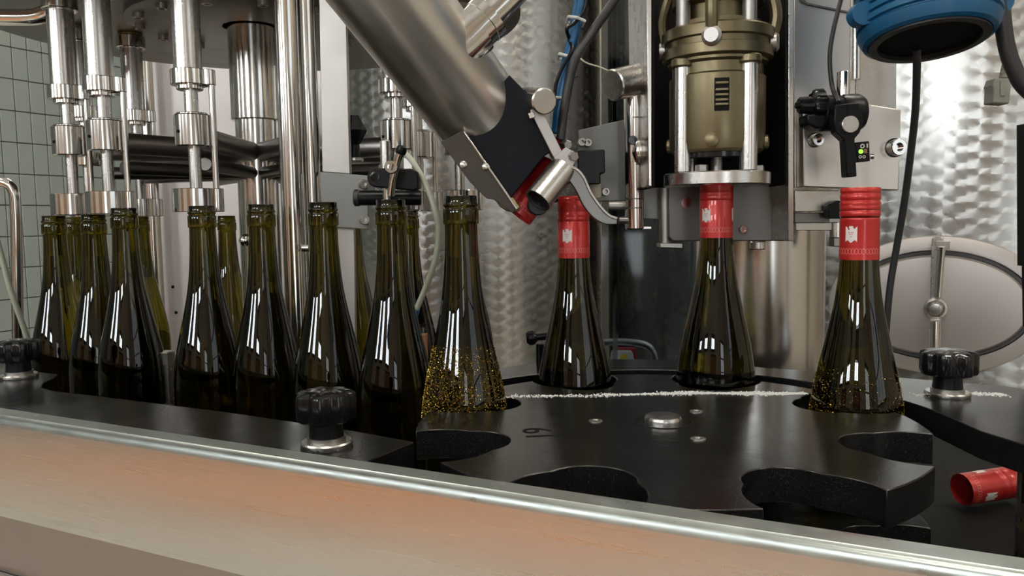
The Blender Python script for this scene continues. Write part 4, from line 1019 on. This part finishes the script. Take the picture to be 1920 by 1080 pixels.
for s, px, py in ((-1, 1614, 28), (1, 1872, 4)):
    lathe('lug', P(px, py, 640), Vector((0, 1, 0)), [(0, -0.006), (0.009, -0.006), (0.009, 0.006), (0, 0.006)], 'blue_plastic', dr, seg=24)
tube('motor_cable', [P(1719, 92, 655), P(1719, 130, 665), P(1716, 210, 690), P(1706, 300, 710), P(1694, 390, 725), P(1680, 470, 735), P(1668, 545, 740), P(1660, 640, 745), P(1655, 720, 760)], 0.0031, 'rubber', label='black cable hanging down from the blue drum', cat='cable', seg=14)
tube('grey_cable', [P(1872, -50, 640), P(1878, 20, 640), P(1887, 85, 640), P(1902, 130, 640), P(1926, 168, 640), P(1990, 215, 640)], 0.0062, 'rubber', label='thick dark cable looping at the top right corner', cat='cable', seg=16)
pg = E('grey_plug', 'grey connector plug dangling at the top right', 'plug', P(1879, 195, 700))
ppx('body', [(1866, 146), (1898, 147), (1896, 166), (1893, 195), (1861, 193), (1863, 166), (1861, 160)], 695, 14, 'grey_plug', pg, bevel=0.0012)
ppx('keyway', [(1876, 152), (1886, 152), (1886, 180), (1876, 180)], 694.3, 2, 'grey_plug', pg, bevel=0.0004)
q0, q1 = P(1884, 147, 702), P(1888, 118, 702)
lathe('strain_relief', q0, q1 - q0, [(0, 0), (0.0046, 0), (0.0044, 0.003), (0.0040, 0.0032), (0.0044, 0.0034), (0.0042, 0.006), (0.0038, 0.0062), (0.0042, 0.0064), (0.004, 0.009), (0.0036, 0.0092), (0.0039, 0.0095), (0.0036, 0.0135), (0, 0.0135)], 'grey_plug', pg, seg=20)
tube('lead', [P(1888, 119, 702), P(1890, 70, 702), P(1891, 10, 702), P(1893, -60, 702)], 0.0028, 'grey_plug', pg)
gp = E('guard_post', 'black guard post at the right edge', 'post', P(1918, 620, 780))
ppx('upper_part', [(1930, 230), (1995, 232), (1995, 500), (1931, 500)], 780, 20, 'black_plastic', gp)
ppx('post_foot', [(1952, 616), (1995, 616), (1995, 932), (1952, 932)], 784, 14, 'black_plastic', gp)
ppx('lower_part', [(1932, 500), (1995, 500), (1995, 622), (1934, 616)], 784, 14, 'black_plastic', gp)

# ================================================================== SMALL THINGS BEHIND THE STAR WHEEL
tube('bow_handle', [P(1090, 690, 1300), P(1100, 648, 1300), P(1150, 641, 1300), P(1200, 644, 1300), P(1222, 656, 1300), P(1232, 690, 1300)], 0.0058, 'zinc_lip', label='bent pale tube handle behind the smooth-capped bottle', cat='handle', seg=14)
bx = E('warning_box', 'white box with a red back and yellow sign under the bent tube handle', 'box', P(1168, 690, 1290))
ppx('box', [(1143, 692), (1150, 660), (1186, 660), (1194, 692)], 1285, 20, 'label_white', bx)
ppx('red_back', [(1160, 692), (1160, 652), (1192, 653), (1196, 692)], 1308, 8, 'label_red', bx)
ppx('yellow_sign', [(1161, 673), (1166, 664), (1174, 664), (1177, 673)], 1284.5, 1, 'yellow', bx, bevel=0)
ks = E('side_knob', 'black knob on a post behind the smooth-capped bottle', 'knob', PZ(1013, 690, -150))
kb = PZ(1013, 688, -150)
cyl('post', kb, kb + ZX * 0.024, 0.004, 'black_plastic', ks)
lathe('grip', kb + Vector((-0.014, 0, 0.030)), Vector((1, 0, 0.1)), [(0, 0), (0.005, 0), (0.0075, 0.003), (0.0075, 0.008), (0.004, 0.011), (0.004, 0.022), (0, 0.022)], 'black_shiny', ks, seg=14)

# smoked guard sheet between the tank and the capper column
gs = E('guard_sheet', 'smoked clear guard sheet between the smooth-capped bottle and the capper column', 'guard', Vector((P(1215, 600, 1080).x, 1.08, ZC - 0.281)))
ppx('sheet', [(1128, -80), (1318, -80), (1318, 790), (1128, 793)], 1080, 5, 'smoked_sheet', gs, bevel=0)
ppx('edge_strip', [(1148, -80), (1156, -80), (1158, 790), (1150, 790)], 1086, 4, 'smoked_sheet', gs, bevel=0)
